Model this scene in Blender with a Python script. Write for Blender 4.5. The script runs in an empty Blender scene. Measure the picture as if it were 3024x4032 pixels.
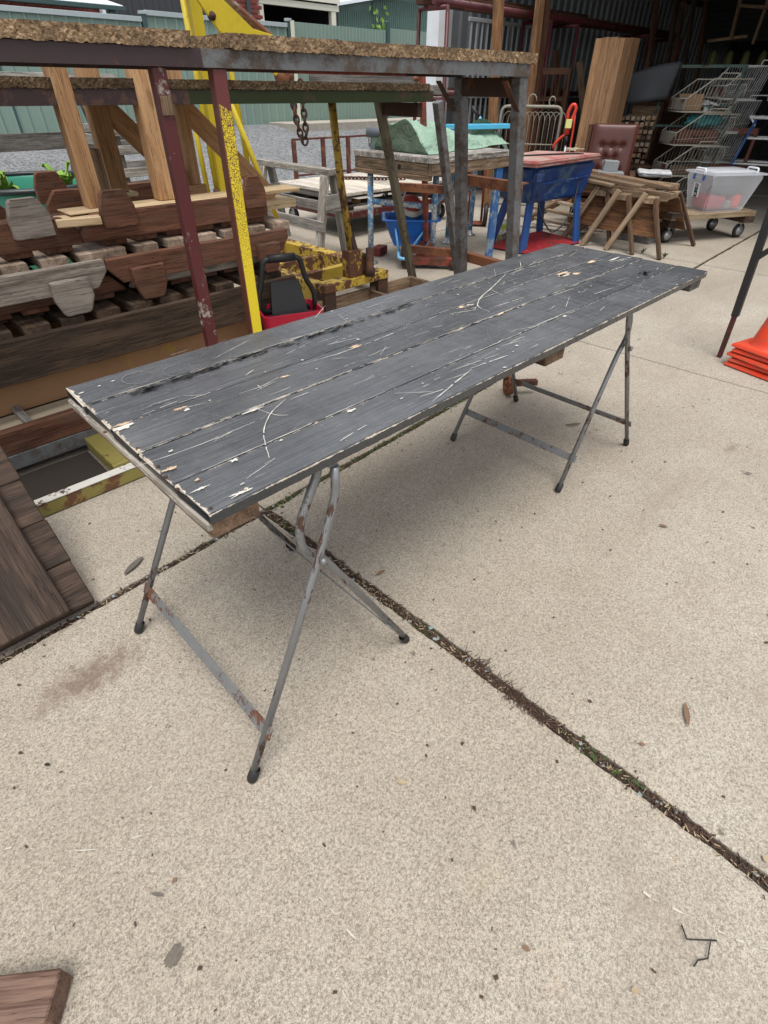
import bpy, bmesh, math, random
from mathutils import Vector as V, Matrix as Mx, noise
S = bpy.context.scene
COL = S.collection
R = math.radians
random.seed(7)

# ------------------------------------------------------------------ camera, sky, sun, exposure
cam = bpy.data.cameras.new('camera'); camo = bpy.data.objects.new('camera', cam); COL.objects.link(camo)
cam.sensor_fit = 'VERTICAL'; cam.sensor_height = 24.0
cam.lens = 24.0 * 2071.0 / 4032.0
cam.clip_end = 400; cam.clip_start = 0.02
pitch = math.atan(1666 / 2071.0)
camo.matrix_world = (Mx.Translation((0, 0, 1.27)) @ Mx.Rotation(R(45.2 - 90), 4, 'Z')
                     @ Mx.Rotation(math.pi / 2 - pitch, 4, 'X') @ Mx.Rotation(-0.0096 * -1, 4, 'Z'))
S.camera = camo
W = bpy.data.worlds.new('World'); S.world = W; W.use_nodes = True
nt = W.node_tree; bg = nt.nodes['Background']
sky = nt.nodes.new('ShaderNodeTexSky'); sky.sky_type = 'NISHITA'; sky.sun_disc = False
sky.sun_elevation = R(72); sky.sun_rotation = R(215); sky.dust_density = 1.5; sky.air_density = 1.0; sky.ozone_density = 1
hs = nt.nodes.new('ShaderNodeHueSaturation'); hs.inputs['Saturation'].default_value = 0.22
nt.links.new(sky.outputs[0], hs.inputs['Color']); nt.links.new(hs.outputs[0], bg.inputs[0])
bg.inputs[1].default_value = 0.125
sun = bpy.data.lights.new('sun', 'SUN'); sun.energy = 1.5; sun.angle = R(32); sun.color = (1, .97, .92)
suno = bpy.data.objects.new('sun', sun); COL.objects.link(suno)
az = R(215)  # compass-like, matches sky.sun_rotation
sd = V((math.sin(az) * math.cos(R(72)), math.cos(az) * math.cos(R(72)), math.sin(R(72))))
suno.rotation_euler = (-sd).to_track_quat('-Z', 'Y').to_euler()
S.view_settings.view_transform = 'Standard'; S.view_settings.look = 'None'
S.view_settings.exposure = 0.90; S.view_settings.gamma = 1; S.view_settings.use_curve_mapping = False
S.render.engine = 'CYCLES'
S.cycles.max_bounces = 6; S.cycles.diffuse_bounces = 3; S.cycles.transparent_max_bounces = 12

# ------------------------------------------------------------------ materials
MATS = {}
class N:
    def __init__(s, name):
        s.m = bpy.data.materials.new(name); s.m.use_nodes = True; s.t = s.m.node_tree
        s.b = s.t.nodes['Principled BSDF']; MATS[name] = s.m
    def n(s, typ, **kw):
        x = s.t.nodes.new('ShaderNode' + typ)
        for k, v in kw.items(): setattr(x, k, v)
        return x
    def l(s, a, b): s.t.links.new(a, b)
    def coord(s, kind='Object', scale=(1, 1, 1), rnd=True):
        if kind == 'World':
            o = s.n('NewGeometry').outputs['Position']
        else:
            o = s.n('TexCoord').outputs[kind]
        mp = s.n('Mapping'); mp.inputs['Scale'].default_value = scale; s.l(o, mp.inputs[0])
        if rnd and kind == 'Object':
            oi = s.n('ObjectInfo'); mu = s.n('VectorMath', operation='SCALE')
            cx = s.n('CombineXYZ')
            s.l(oi.outputs['Random'], cx.inputs[0]); s.l(oi.outputs['Random'], cx.inputs[1]); s.l(oi.outputs['Random'], cx.inputs[2])
            s.l(cx.outputs[0], mu.inputs[0]); mu.inputs['Scale'].default_value = 37.0
            s.l(mu.outputs[0], mp.inputs['Location'])
        return mp.outputs[0]
    def noise(s, co, scale, detail=4, rough=.6, dist=0.0):
        x = s.n('TexNoise'); x.inputs['Scale'].default_value = scale; x.inputs['Detail'].default_value = detail
        x.inputs['Roughness'].default_value = rough; x.inputs['Distortion'].default_value = dist
        s.l(co, x.inputs['Vector']); return x.outputs['Fac']
    def ramp(s, f, stops):
        x = s.n('ValToRGB'); e = x.color_ramp.elements
        while len(e) < len(stops): e.new(.5)
        for q, (p, c) in zip(e, stops):
            q.position = p; q.color = (*c, 1) if not isinstance(c, (int, float)) else (c, c, c, 1)
        s.l(f, x.inputs[0]); return x.outputs[0]
    def mix(s, f, a, b, mode='MIX'):
        x = s.n('Mix', data_type='RGBA', blend_type=mode)
        for v, i in ((f, 0), (a, 6), (b, 7)):
            if isinstance(v, (int, float)): x.inputs[i].default_value = v if i == 0 else (v, v, v, 1)
            elif isinstance(v, tuple): x.inputs[i].default_value = (*v, 1)
            else: s.l(v, x.inputs[i])
        return x.outputs[2]
    def mth(s, op, a, b=None, clamp=False):
        x = s.n('Math', operation=op, use_clamp=clamp)
        for v, i in ((a, 0), (b, 1)):
            if v is None: continue
            if isinstance(v, (int, float)): x.inputs[i].default_value = v
            else: s.l(v, x.inputs[i])
        return x.outputs[0]
    def bump(s, h, strength=.3, dist=.01):
        x = s.n('Bump'); x.inputs['Strength'].default_value = strength; x.inputs['Distance'].default_value = dist
        s.l(h, x.inputs['Height']); s.l(x.outputs[0], s.b.inputs['Normal'])
    def out(s, col=None, rough=None, metal=None, spec=None):
        for v, k in ((col, 'Base Color'), (rough, 'Roughness'), (metal, 'Metallic'), (spec, 'Specular IOR Level')):
            if v is None: continue
            if isinstance(v, (int, float)): s.b.inputs[k].default_value = v
            elif isinstance(v, tuple): s.b.inputs[k].default_value = (*v, 1)
            else: s.l(v, s.b.inputs[k])
        return s.m

def mixc(a, b, t): return tuple(x + (y - x) * t for x, y in zip(a, b))
def wood(name, dark, light, rough=.75, dirt=.35, grain=26, dirtcol=(.03, .025, .02), knots=True, bump=.35, pale=None):
    """timber: grain runs along the piece's own X axis"""
    q = N(name)
    co = q.coord('Object', (1.3, 14, 14))
    g1 = q.noise(co, grain / 14, 6, .65, .6)
    fine = q.noise(q.coord('Object', (3, 120, 120)), 2.2, 3, .7)
    f = q.mth('ADD', q.mth('MULTIPLY', g1, .58), q.mth('MULTIPLY', fine, .42))
    c = q.ramp(f, [(.36, mixc(dark, (0, 0, 0), .35)), (.44, dark), (.54, mixc(dark, light, .6)), (.64, light)])
    co2 = q.coord('Object', (2.2, 7, 7))
    d = q.ramp(q.noise(co2, 2.1, 5, .7), [(.45, 0.0), (.72, 1.0)])
    c = q.mix(q.mth('MULTIPLY', d, dirt), c, dirtcol)
    if pale:
        p = q.ramp(q.noise(q.coord('Object', (3, 16, 16)), 2.5, 6, .75), [(.53, 0.0), (.63, 1.0)])
        c = q.mix(q.mth('MULTIPLY', p, .85), c, pale)
    if knots:
        vo = q.n('TexVoronoi', feature='F1'); vo.inputs['Scale'].default_value = 1.0
        q.l(q.coord('Object', (2.6, 9, 9)), vo.inputs['Vector'])
        k = q.ramp(vo.outputs['Distance'], [(.05, 1.0), (.13, 0.0)])
        c = q.mix(q.mth('MULTIPLY', k, .6), c, mixc(dark, (0.01, .008, .005), .6))
    ck = q.noise(q.coord('Object', (1.1, 30, 30)), 1.6, 4, .6, .3)
    ck = q.mth('LESS_THAN', q.mth('ABSOLUTE', q.mth('SUBTRACT', ck, .47)), .0075)
    c = q.mix(q.mth('MULTIPLY', ck, .7), c, mixc(dark, (0, 0, 0), .75))
    rv = q.n('ObjectInfo'); k = q.ramp(rv.outputs['Random'], [(0.0, (.72, .70, .68)), (.5, (1, 1, 1)), (1.0, (1.22, 1.2, 1.16))])
    c = q.mix(1.0, c, k, 'MULTIPLY')
    q.bump(q.mth('SUBTRACT', f, ck), bump, .004)
    return q.out(c, rough, spec=.25)

def paint(name, base, chip, amount=.5, scale=9, rough=.5, chip2=None, metal=0, soft=.03, dirt=.3, var=.25, spec=.4, axis=(1, 1, 1)):
    """old paint (base) worn through to chip (rust, primer or bare wood)"""
    q = N(name); co = q.coord('Object', axis)
    n1 = q.noise(co, scale, 8, .72, .3)
    n0 = q.noise(co, scale * .22, 3, .6)
    f = q.mth('ADD', q.mth('MULTIPLY', n1, .6), q.mth('MULTIPLY', n0, .4))
    f = q.mth('ADD', q.mth('MULTIPLY', q.mth('SUBTRACT', f, .5), 1.6), .5)
    m = q.ramp(f, [(amount - soft, 0.0), (amount + soft, 1.0)])
    cv = q.noise(co, scale * 1.7, 4, .6)
    b1 = q.mix(q.mth('MULTIPLY', cv, var), base, mixc(base, (0, 0, 0), .75))
    if chip2:
        k = q.ramp(q.noise(co, scale * 2.6, 4, .7), [(.42, 0.0), (.6, 1.0)])
        cc = q.mix(k, chip, chip2)
    else: cc = q.mix(q.mth('MULTIPLY', cv, .5), chip, mixc(chip, (0, 0, 0), .6))
    c = q.mix(m, cc, b1)
    d = q.ramp(q.noise(co, scale * .5, 5, .7), [(.5, 0.0), (.75, 1.0)])
    c = q.mix(q.mth('MULTIPLY', d, dirt), c, (.05, .042, .035))
    r = q.mix(m, .85, rough)
    q.bump(q.mth('ADD', m, q.mth('MULTIPLY', n1, .5)), .35, .0015)
    if metal: q.l(q.mth('MULTIPLY', m, metal), q.b.inputs['Metallic'])
    return q.out(c, r, spec=spec)

def plain(name, col, rough=.5, var=.15, scale=12, metal=0, spec=.5, alpha=None, trans=0, bump=0):
    q = N(name); n1 = q.noise(q.coord('Object'), scale, 5, .65)
    c = q.mix(q.mth('MULTIPLY', q.ramp(n1, [(.35, 0.0), (.7, 1.0)]), var), col, mixc(col, (0.04, .035, .03), .85))
    if bump: q.bump(n1, bump, .003)
    if trans: q.b.inputs['Transmission Weight'].default_value = trans
    if alpha is not None: q.b.inputs['Alpha'].default_value = alpha
    return q.out(c, q.mth('ADD', rough - .05, q.mth('MULTIPLY', n1, .12)), metal, spec)

# ------------------------------------------------------------------ object helpers
FR = {}
def tag(o, label, cat, group=None, kind=None):
    if label: o['label'] = label
    if cat: o['category'] = cat
    if group: o['group'] = group
    if kind: o['kind'] = kind
    return o
def thing(name, label, cat, loc=(0, 0, 0), rz=0.0, group=None, local=False):
    """an Empty at the thing's base; its parts are given in world metres, or in its own frame when local"""
    o = bpy.data.objects.new(name, None); COL.objects.link(o)
    o.empty_display_size = .1
    o.matrix_world = Mx.Translation(loc) @ Mx.Rotation(rz, 4, 'Z')
    FR[o] = Mx.Identity(4) if local else o.matrix_world.copy()
    return tag(o, label, cat, group)
def link(name, me, mat, par=None, mw=None, smooth=False):
    o = bpy.data.objects.new(name, me); COL.objects.link(o)
    if isinstance(mat, str): mat = MATS[mat]
    if len(me.materials) == 0: me.materials.append(mat)
    mw = mw or Mx.Identity(4)
    if par is not None:
        o.parent = par; o.matrix_basis = FR[par].inverted() @ mw
    else: o.matrix_world = mw
    FR[o] = mw.copy()
    if smooth: me.shade_smooth()
    return o
def mesh(bm, name='m'):
    me = bpy.data.meshes.new(name); bm.normal_update(); bm.to_mesh(me); bm.free(); return me
def frame(a, b, up=(0, 0, 1)):
    a, b, up = V(a), V(b), V(up); x = (b - a).normalized()
    if abs(x.dot(up)) > .98: up = V((0, 1, 0)) if abs(x.y) < .9 else V((1, 0, 0))
    y = up.cross(x).normalized(); z = x.cross(y)
    m = Mx((x, y, z)).transposed().to_4x4(); m.translation = a; return m
CACHE = {}
def boxmesh(L, w, h, bev=.003, cuts=0, jit=0.0, seed=0):
    key = (round(L, 4), round(w, 4), round(h, 4), bev, cuts, jit, seed)
    if key in CACHE: return CACHE[key]
    bm = bmesh.new(); bmesh.ops.create_cube(bm, size=1)
    for v in bm.verts: v.co = V(((v.co.x + .5) * L, v.co.y * w, v.co.z * h))
    if bev: bmesh.ops.bevel(bm, geom=bm.edges[:], offset=min(bev, w * .3, h * .3, L * .3), segments=1, affect='EDGES')
    if cuts:
        es = [e for e in bm.edges if abs(e.verts[0].co.x - e.verts[1].co.x) > L * .5]
        bmesh.ops.subdivide_edges(bm, edges=es, cuts=cuts)
    if jit:
        rr = random.Random(seed)
        offs = {}
        for v in bm.verts:
            k = round(v.co.x, 3)
            if k not in offs: offs[k] = (rr.uniform(-jit, jit), rr.uniform(-jit, jit))
            v.co.y += offs[k][0] + rr.uniform(-jit, jit) * .25; v.co.z += offs[k][1] + rr.uniform(-jit, jit) * .25
    me = mesh(bm, 'box'); CACHE[key] = me; return me
def beam(name, a, b, w, h, mat, par=None, up=(0, 0, 1), bev=.003, cuts=0, jit=0.0, seed=0):
    """bar from a to b: w across, h along 'up'"""
    L = (V(b) - V(a)).length
    me = boxmesh(L, w, h, bev, cuts, jit, seed)
    if me.materials and me.materials[0] != (MATS[mat] if isinstance(mat, str) else mat): me = me.copy(); me.materials.clear()
    return link(name, me, mat, par, frame(a, b, up))
def box(name, x0, x1, y0, y1, z0, z1, mat, par=None, bev=.003, along='x', **k):
    if along == 'x': return beam(name, (x0, (y0 + y1) / 2, (z0 + z1) / 2), (x1, (y0 + y1) / 2, (z0 + z1) / 2), y1 - y0, z1 - z0, mat, par, bev=bev, **k)
    if along == 'y': return beam(name, ((x0 + x1) / 2, y0, (z0 + z1) / 2), ((x0 + x1) / 2, y1, (z0 + z1) / 2), x1 - x0, z1 - z0, mat, par, bev=bev, **k)
    return beam(name, ((x0 + x1) / 2, (y0 + y1) / 2, z0), ((x0 + x1) / 2, (y0 + y1) / 2, z1), x1 - x0, y1 - y0, mat, par, up=(0, 1, 0), bev=bev, **k)
def rot_pts(pts, seg=3, rad=.3):
    """round the corners of a polyline"""
    pts = [V(p) for p in pts]; o = [pts[0]]
    for i in range(1, len(pts) - 1):
        a, b, c = pts[i - 1], pts[i], pts[i + 1]
        d = min(rad, (a - b).length * .45, (c - b).length * .45)
        p, q = b + (a - b).normalized() * d, b + (c - b).normalized() * d
        for k in range(seg + 1):
            t = k / seg; o.append(p * (1 - t) ** 2 + b * 2 * t * (1 - t) + q * t * t)
    o.append(pts[-1]); return o
def tube_bm(bm, pts, r, segs=8, closed=False, cap=True):
    pts = [V(p) for p in pts]; n = len(pts); rings = []
    rs = r if isinstance(r, (list, tuple)) else [r] * n
    t0 = (pts[1] - pts[0]).normalized()
    u = t0.orthogonal().normalized()
    for i in range(n):
        if closed: t = (pts[(i + 1) % n] - pts[i - 1]).normalized()
        elif i == 0: t = t0
        elif i == n - 1: t = (pts[-1] - pts[-2]).normalized()
        else: t = ((pts[i + 1] - pts[i]).normalized() + (pts[i] - pts[i - 1]).normalized()).normalized()
        u = (u - t * u.dot(t)).normalized(); w = t.cross(u)
        rings.append([bm.verts.new(pts[i] + (u * math.cos(2 * math.pi * k / segs) + w * math.sin(2 * math.pi * k / segs)) * rs[i]) for k in range(segs)])
    for i in range(n if closed else n - 1):
        a, b = rings[i], rings[(i + 1) % n]
        for k in range(segs): bm.faces.new((a[k], a[(k + 1) % segs], b[(k + 1) % segs], b[k])).smooth = True
    if cap and not closed:
        bm.faces.new(rings[0][::-1]); bm.faces.new(rings[-1])
def tube(name, pts, r, mat, par=None, segs=8, closed=False, rad=0):
    """round bar through the points; its own frame runs from first to last point"""
    if rad: pts = rot_pts(pts, 4, rad)
    m = frame(pts[0], pts[-1] if (V(pts[-1]) - V(pts[0])).length > 1e-4 else pts[1])
    inv = m.inverted(); bm = bmesh.new(); tube_bm(bm, [inv @ V(p) for p in pts], r, segs, closed)
    return link(name, mesh(bm), mat, par, m)
def tubes(name, lines, r, mat, par=None, segs=6, kind=None):
    bm = bmesh.new()
    for l in lines: tube_bm(bm, l, r, segs)
    o = link(name, mesh(bm), mat, par)
    if kind: o['kind'] = kind
    return o
def plate(name, poly, org, ux, uy, th, mat, par=None, bev=.002, jit=0.0, seed=0):
    """polygon (u,v) extruded by th behind its face; ux is its length axis"""
    ux, uy = V(ux).normalized(), V(uy).normalized(); nz = ux.cross(uy)
    m = Mx((ux, uy, nz)).transposed().to_4x4(); m.translation = V(org)
    bm = bmesh.new(); vs = [bm.verts.new((p[0], p[1], 0)) for p in poly]
    f = bm.faces.new(vs); bm.normal_update()
    if f.normal.z < 0: f.normal_flip()
    r = bmesh.ops.extrude_face_region(bm, geom=[f])
    for v in r['geom']:
        if isinstance(v, bmesh.types.BMVert): v.co.z -= th
    bmesh.ops.recalc_face_normals(bm, faces=bm.faces[:])
    if jit:
        long = [e for e in bm.edges if e.calc_length() > .09]
        bmesh.ops.subdivide_edges(bm, edges=long, cuts=5, use_grid_fill=False)
    if bev: bmesh.ops.bevel(bm, geom=[e for e in bm.edges if len(e.link_faces) == 2 and e.calc_face_angle(0) > .5], offset=bev, segments=1, affect='EDGES')
    if jit:
        rr = random.Random(seed)
        for v in bm.verts: v.co += V((rr.uniform(-jit, jit), rr.uniform(-jit, jit), rr.uniform(-jit, jit) * .4))
    return link(name, mesh(bm), mat, par, m)
def lathe(name, prof, loc, mat, par=None, segs=24, axis=(0, 0, 1), smooth=True):
    m = Mx.Translation(loc) @ V((0, 0, 1)).rotation_difference(V(axis)).to_matrix().to_4x4()
    bm = bmesh.new(); rings = []
    for r, z in prof:
        if r < 1e-5: rings.append([bm.verts.new((0, 0, z))])
        else: rings.append([bm.verts.new((r * math.cos(2 * math.pi * k / segs), r * math.sin(2 * math.pi * k / segs), z)) for k in range(segs)])
    for a, b in zip(rings, rings[1:]):
        for k in range(segs):
            q = (k + 1) % segs
            if len(a) == 1 and len(b) == 1: continue
            if len(a) == 1: f = bm.faces.new((a[0], b[q], b[k]))
            elif len(b) == 1: f = bm.faces.new((a[k], a[q], b[0]))
            else: f = bm.faces.new((a[k], a[q], b[q], b[k]))
            f.smooth = smooth
    bmesh.ops.recalc_face_normals(bm, faces=bm.faces[:])
    return link(name, mesh(bm), mat, par, m)
def pydata(name, vs, fs, mat, par=None, mw=None, smooth=False):
    me = bpy.data.meshes.new(name); me.from_pydata([tuple(v) for v in vs], [], fs); me.update()
    o = link(name, me, mat, par, mw)
    if smooth: me.shade_smooth()
    return o
def solid(name, lo, hi, mat, par=None, bev=.004, up=None):
    """frustum between two quads (lists of 4 points, bottom and top)"""
    c = sum((V(p) for p in lo), V()) / 4; m = Mx.Translation(c)
    bm = bmesh.new(); a = [bm.verts.new(V(p) - c) for p in lo]; b = [bm.verts.new(V(p) - c) for p in hi]
    bm.faces.new(a[::-1]); bm.faces.new(b)
    for k in range(4): bm.faces.new((a[k], a[(k + 1) % 4], b[(k + 1) % 4], b[k]))
    bmesh.ops.recalc_face_normals(bm, faces=bm.faces[:])
    if bev: bmesh.ops.bevel(bm, geom=bm.edges[:], offset=bev, segments=2, affect='EDGES')
    return link(name, mesh(bm), mat, par, m)
def angle_iron(name, a, b, w, t, mat, par, up=(0, 0, 1), side=1):
    """L section: flange along 'up' (hanging down from a-b line) and flange sideways"""
    m = frame(a, b, up); L = (V(b) - V(a)).length; bm = bmesh.new()
    pr = [(0, 0), (side * w, 0), (side * w, -t), (side * t, -t), (side * t, -w), (0, -w)]
    r0 = [bm.verts.new((0, y, z)) for y, z in pr]; r1 = [bm.verts.new((L, y, z)) for y, z in pr]
    bm.faces.new(r0); bm.faces.new(r1)
    for k in range(6): bm.faces.new((r0[k], r0[(k + 1) % 6], r1[(k + 1) % 6], r1[k]))
    bmesh.ops.recalc_face_normals(bm, faces=bm.faces[:])
    return link(name, mesh(bm), mat, par, m)

# ------------------------------------------------------------------ material library
def build_mats():
    # concrete: warm grey with fine aggregate, old stains, hairline cracks
    q = N('concrete'); co = q.coord('World')
    big = q.noise(co, .9, 5, .6); mid = q.noise(co, 6, 6, .65); fine = q.noise(co, 170, 4, .75); grit = q.noise(co, 430, 2, .6)
    c = q.ramp(big, [(.3, (.325, .292, .245)), (.5, (.405, .370, .315)), (.72, (.475, .440, .382))])
    c = q.mix(q.ramp(mid, [(.35, .4), (.62, 0.0)]), c, (.34, .29, .235))
    c = q.mix(q.ramp(q.noise(co, .35, 3, .5), [(.35, .45), (.6, 0.0)]), c, (.33, .275, .21))
    sp = q.ramp(fine, [(.36, (.48, .45, .42)), (.5, (1, 1, 1)), (.61, (1.28, 1.27, 1.24))])
    c = q.mix(.8, c, sp, 'MULTIPLY')
    sp2 = q.ramp(grit, [(.38, (.5, .47, .44)), (.5, (1, 1, 1)), (.64, (1.3, 1.28, 1.22))])
    c = q.mix(.6, c, sp2, 'MULTIPLY')
    vs_ = q.n('TexVoronoi'); vs_.inputs['Scale'].default_value = 150; q.l(co, vs_.inputs['Vector'])
    st_ = q.mth('LESS_THAN', vs_.outputs['Distance'], .22)
    c = q.mix(q.mth('MULTIPLY', st_, .55), c, q.ramp(vs_.outputs['Color'], [(.2, (.16, .13, .11)), (.5, (.40, .35, .29)), (.8, (.62, .57, .50))]))
    tr = q.ramp(q.noise(q.coord('World', (.5, 1.6, 1)), 1.1, 5, .65, .4), [(.52, 0.0), (.7, 1.0)])
    c = q.mix(q.mth('MULTIPLY', tr, .42), c, (.25, .205, .16))
    st = q.ramp(q.noise(co, 2.3, 6, .7), [(.58, 0.0), (.74, 1.0)])
    c = q.mix(q.mth('MULTIPLY', st, .5), c, (.27, .225, .18))
    ru = q.ramp(q.noise(q.coord('World', (1, 1, 1)), 3.7, 6, .75), [(.64, 0.0), (.78, 1.0)])
    c = q.mix(q.mth('MULTIPLY', ru, .4), c, (.40, .28, .17))
    # dark drip spots
    vo = q.n('TexVoronoi'); vo.inputs['Scale'].default_value = 6.5; vo.inputs['Randomness'].default_value = 1
    wv = q.n('VectorMath', operation='ADD'); q.l(co, wv.inputs[0])
    nz = q.n('TexNoise'); nz.inputs['Scale'].default_value = 60; q.l(co, nz.inputs['Vector'])
    sc = q.n('VectorMath', operation='SCALE'); q.l(nz.outputs['Color'], sc.inputs[0]); sc.inputs['Scale'].default_value = .03
    q.l(sc.outputs[0], wv.inputs[1]); q.l(wv.outputs[0], vo.inputs['Vector'])
    gate = q.ramp(vo.outputs['Color'], [(.55, 0.0), (.6, 1.0)])
    dot = q.ramp(vo.outputs['Distance'], [(.045, 1.0), (.07, 0.0)])
    c = q.mix(q.mth('MULTIPLY', q.mth('MULTIPLY', gate, dot), .75), c, (.10, .085, .07))
    for sxy, rad_, colr, amt in (((0.02, 1.17), .24, (.15, .10, .072), .72), ((.42, .12), .10, (.44, .37, .22), .18), ((2.6, .35), .10, (.16, .11, .08), .5)):
        dv = q.n('VectorMath', operation='DISTANCE'); sv = q.n('VectorMath', operation='MULTIPLY'); q.l(co, sv.inputs[0]); sv.inputs[1].default_value = (1, 2.2, 0)
        q.l(sv.outputs[0], dv.inputs[0]); dv.inputs[1].default_value = (sxy[0], sxy[1] * 2.2, 0)
        dm = q.mth('SUBTRACT', 1.0, q.mth('DIVIDE', dv.outputs['Value'], rad_), True)
        dm = q.mth('MULTIPLY', q.ramp(q.mth('ADD', dm, q.mth('MULTIPLY', q.mth('SUBTRACT', q.noise(co, 30, 8, .82), .55), 2.4)), [(.2, 0.0), (.75, 1.0)]), amt)
        c = q.mix(dm, c, colr)
    # hairline crazing
    vc = q.n('TexVoronoi', feature='DISTANCE_TO_EDGE'); vc.inputs['Scale'].default_value = 9
    q.l(wv.outputs[0], vc.inputs['Vector'])
    cr = q.mth('MULTIPLY', q.ramp(vc.outputs['Distance'], [(.0, 1.0), (.012, 0.0)]), q.ramp(q.noise(co, 1.6, 3), [(.45, 0.0), (.62, 1.0)]))
    c = q.mix(q.mth('MULTIPLY', cr, .35), c, (.2, .17, .14))
    q.bump(q.mth('ADD', q.mth('MULTIPLY', fine, .7), q.mth('MULTIPLY', grit, .4)), .35, .004)
    q.out(c, .88, spec=.25)
    # joint dirt
    q = N('joint_dirt'); co = q.coord('World')
    a = q.noise(co, 120, 5, .75); b = q.noise(co, 2.4, 4, .6)
    c = q.ramp(a, [(.3, (.02, .016, .012)), (.55, (.07, .052, .038)), (.72, (.16, .12, .085))])
    c = q.mix(q.mth('MULTIPLY', q.ramp(b, [(.52, 0.0), (.66, 1.0)]), .6), c, (.045, .06, .015))
    q.bump(a, .9, .008); q.out(c, .95, spec=.1)
    # gravel yard
    q = N('gravel'); co = q.coord('World')
    vo = q.n('TexVoronoi'); vo.inputs['Scale'].default_value = 34; q.l(co, vo.inputs['Vector'])
    c = q.mix(.55, q.ramp(vo.outputs['Color'], [(.2, (.09, .095, .10)), (.8, (.36, .37, .38))]), q.ramp(q.noise(co, 1.3, 6, .7), [(.3, (.14, .145, .15)), (.7, (.27, .27, .27))]))
    q.bump(vo.outputs['Distance'], .8, .03); q.out(c, .95, spec=.15)
    # black table paint, worn
    q = N('black_paint')
    oc = q.n('TexCoord').outputs['Object']; sx = q.n('SeparateXYZ'); q.l(oc, sx.inputs[0])
    cs = q.coord('Object', (2.2, 55, 10)); cs2 = q.coord('Object', (9, 30, 10)); cb = q.coord('Object', (1, 1, 1))
    zz = q.mth('GREATER_THAN', sx.outputs[2], .0082)
    fade = q.ramp(q.noise(cb, 2.2, 6, .7), [(.28, .25), (.62, 1.0)])
    base = q.mix(q.mth('MULTIPLY', fade, zz), q.mix(q.noise(cb, 7, 5, .65), (.016, .018, .021), (.040, .043, .049)), q.mix(q.noise(cb, 9, 5, .65), (.080, .084, .090), (.17, .175, .183)))
    gr = q.noise(q.coord('Object', (4, 130, 20)), 2.0, 4, .7)
    base = q.mix(q.ramp(gr, [(.4, .5), (.6, 0.0)]), base, (.018, .020, .023))
    dust = q.mth('MULTIPLY', q.ramp(q.noise(cb, 3.1, 6, .72), [(.5, 0.0), (.75, 1.0)]), zz)
    base = q.mix(q.mth('MULTIPLY', dust, .35), base, (.16, .16, .16))
    # fine pale scuffs along the boards
    s1 = q.ramp(q.noise(cs, 3.6, 8, .75, .2), [(.635, 0.0), (.67, 1.0)])
    s0 = q.ramp(q.noise(q.coord('Object', (1.4, 90, 10)), 2.6, 7, .75, .1), [(.56, 0.0), (.66, .5)])
    base = q.mix(q.mth('MULTIPLY', s0, zz), base, (.20, .205, .215))
    s2 = q.ramp(q.noise(cs2, 3.0, 8, .75, .8), [(.675, 0.0), (.70, 1.0)])
    # worn board edges: distance from the board's own edge
    ew = q.mth('ABSOLUTE', sx.outputs[1])
    hw = q.n('Attribute'); hw.attribute_type = 'OBJECT'; hw.attribute_name = 'half_width'
    de = q.mth('SUBTRACT', hw.outputs['Fac'], ew)
    en = q.noise(q.coord('Object', (5, 5, 5)), 4.5, 7, .75)
    edge = q.mth('LESS_THAN', q.mth('ADD', de, q.mth('MULTIPLY', q.mth('SUBTRACT', .48, en), .010)), .0011)
    edge = q.mth('MULTIPLY', edge, q.mth('GREATER_THAN', q.mth('ADD', sx.outputs[2], q.mth('MULTIPLY', q.mth('SUBTRACT', en, .5), .02)), .0088))
    xe = q.mth('MULTIPLY', q.mth('GREATER_THAN', sx.outputs[2], .0065), q.mth('LESS_THAN', q.mth('ADD', sx.outputs[0], q.mth('MULTIPLY', q.mth('SUBTRACT', .50, en), .05)), .0045))
    topw = q.mth('MULTIPLY', q.mth('MAXIMUM', s1, s2), zz)
    wmask = q.mth('MAXIMUM', q.mth('MAXIMUM', topw, edge), xe)
    wc = q.mix(q.noise(cb, 23, 3), (.62, .58, .50), (.36, .27, .19))
    c = q.mix(wmask, base, wc)
    r = q.mix(wmask, q.mix(dust, .27, .42), .8)
    q.bump(q.mth('SUBTRACT', gr, q.mth('MULTIPLY', wmask, .6)), .25, .0012)
    q.out(c, r, spec=.85)
    plain('scratch_white', (.66, .63, .57), .8, .35, 60)
    plain('scratch_grey', (.24, .24, .24), .7, .35, 60)
    wood('bare_chip', (.5, .36, .24), (.72, .58, .42), dirt=.2)
    wood('table_under', (.11, .07, .045), (.27, .17, .11), dirt=.5)
    paint('silver_rust', (.25, .255, .26), (.085, .045, .03), .43, 60, .38, metal=.5, dirt=.2, axis=(.3, 1, 1), soft=.02)
    paint('bar_rust', (.19, .195, .195), (.14, .062, .036), .41, 40, .5, dirt=.3)
    plain('rubber', (.012, .012, .012), .55, .2)
    wood('chipboard_dummy', (.3, .2, .12), (.5, .4, .3))
    for nm, kf in (('chipboard', .72), ('chipboard_shaded', .27)):  # second copy has the lower bench's shadow put into its colour
      q = N(nm); co = q.coord('Object', (1, 1, 1.6))
      a = q.noise(co, 85, 6, .8, .6); b = q.noise(co, 14, 4, .65)
      c = q.ramp(a, [(.34, (.04, .025, .016)), (.45, (.24, .155, .09)), (.55, (.50, .36, .22)), (.66, (.85, .70, .50))])
      c = q.mix(q.ramp(b, [(.36, .75), (.6, 0.0)]), c, (.12, .085, .06)); c = q.mix(1.0, c, (kf, kf * .95, kf * .9), 'MULTIPLY')
      q.bump(a, .6, .004); q.out(c, .95, spec=.1)
    paint('maroon_paint', (.095, .018, .018), (.34, .30, .27), .40, 26, .42, dirt=.25, chip2=(.10, .04, .025), soft=.015)
    paint('maroon_pipe', (.10, .018, .022), (.06, .03, .02), .4, 12, .45)
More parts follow.
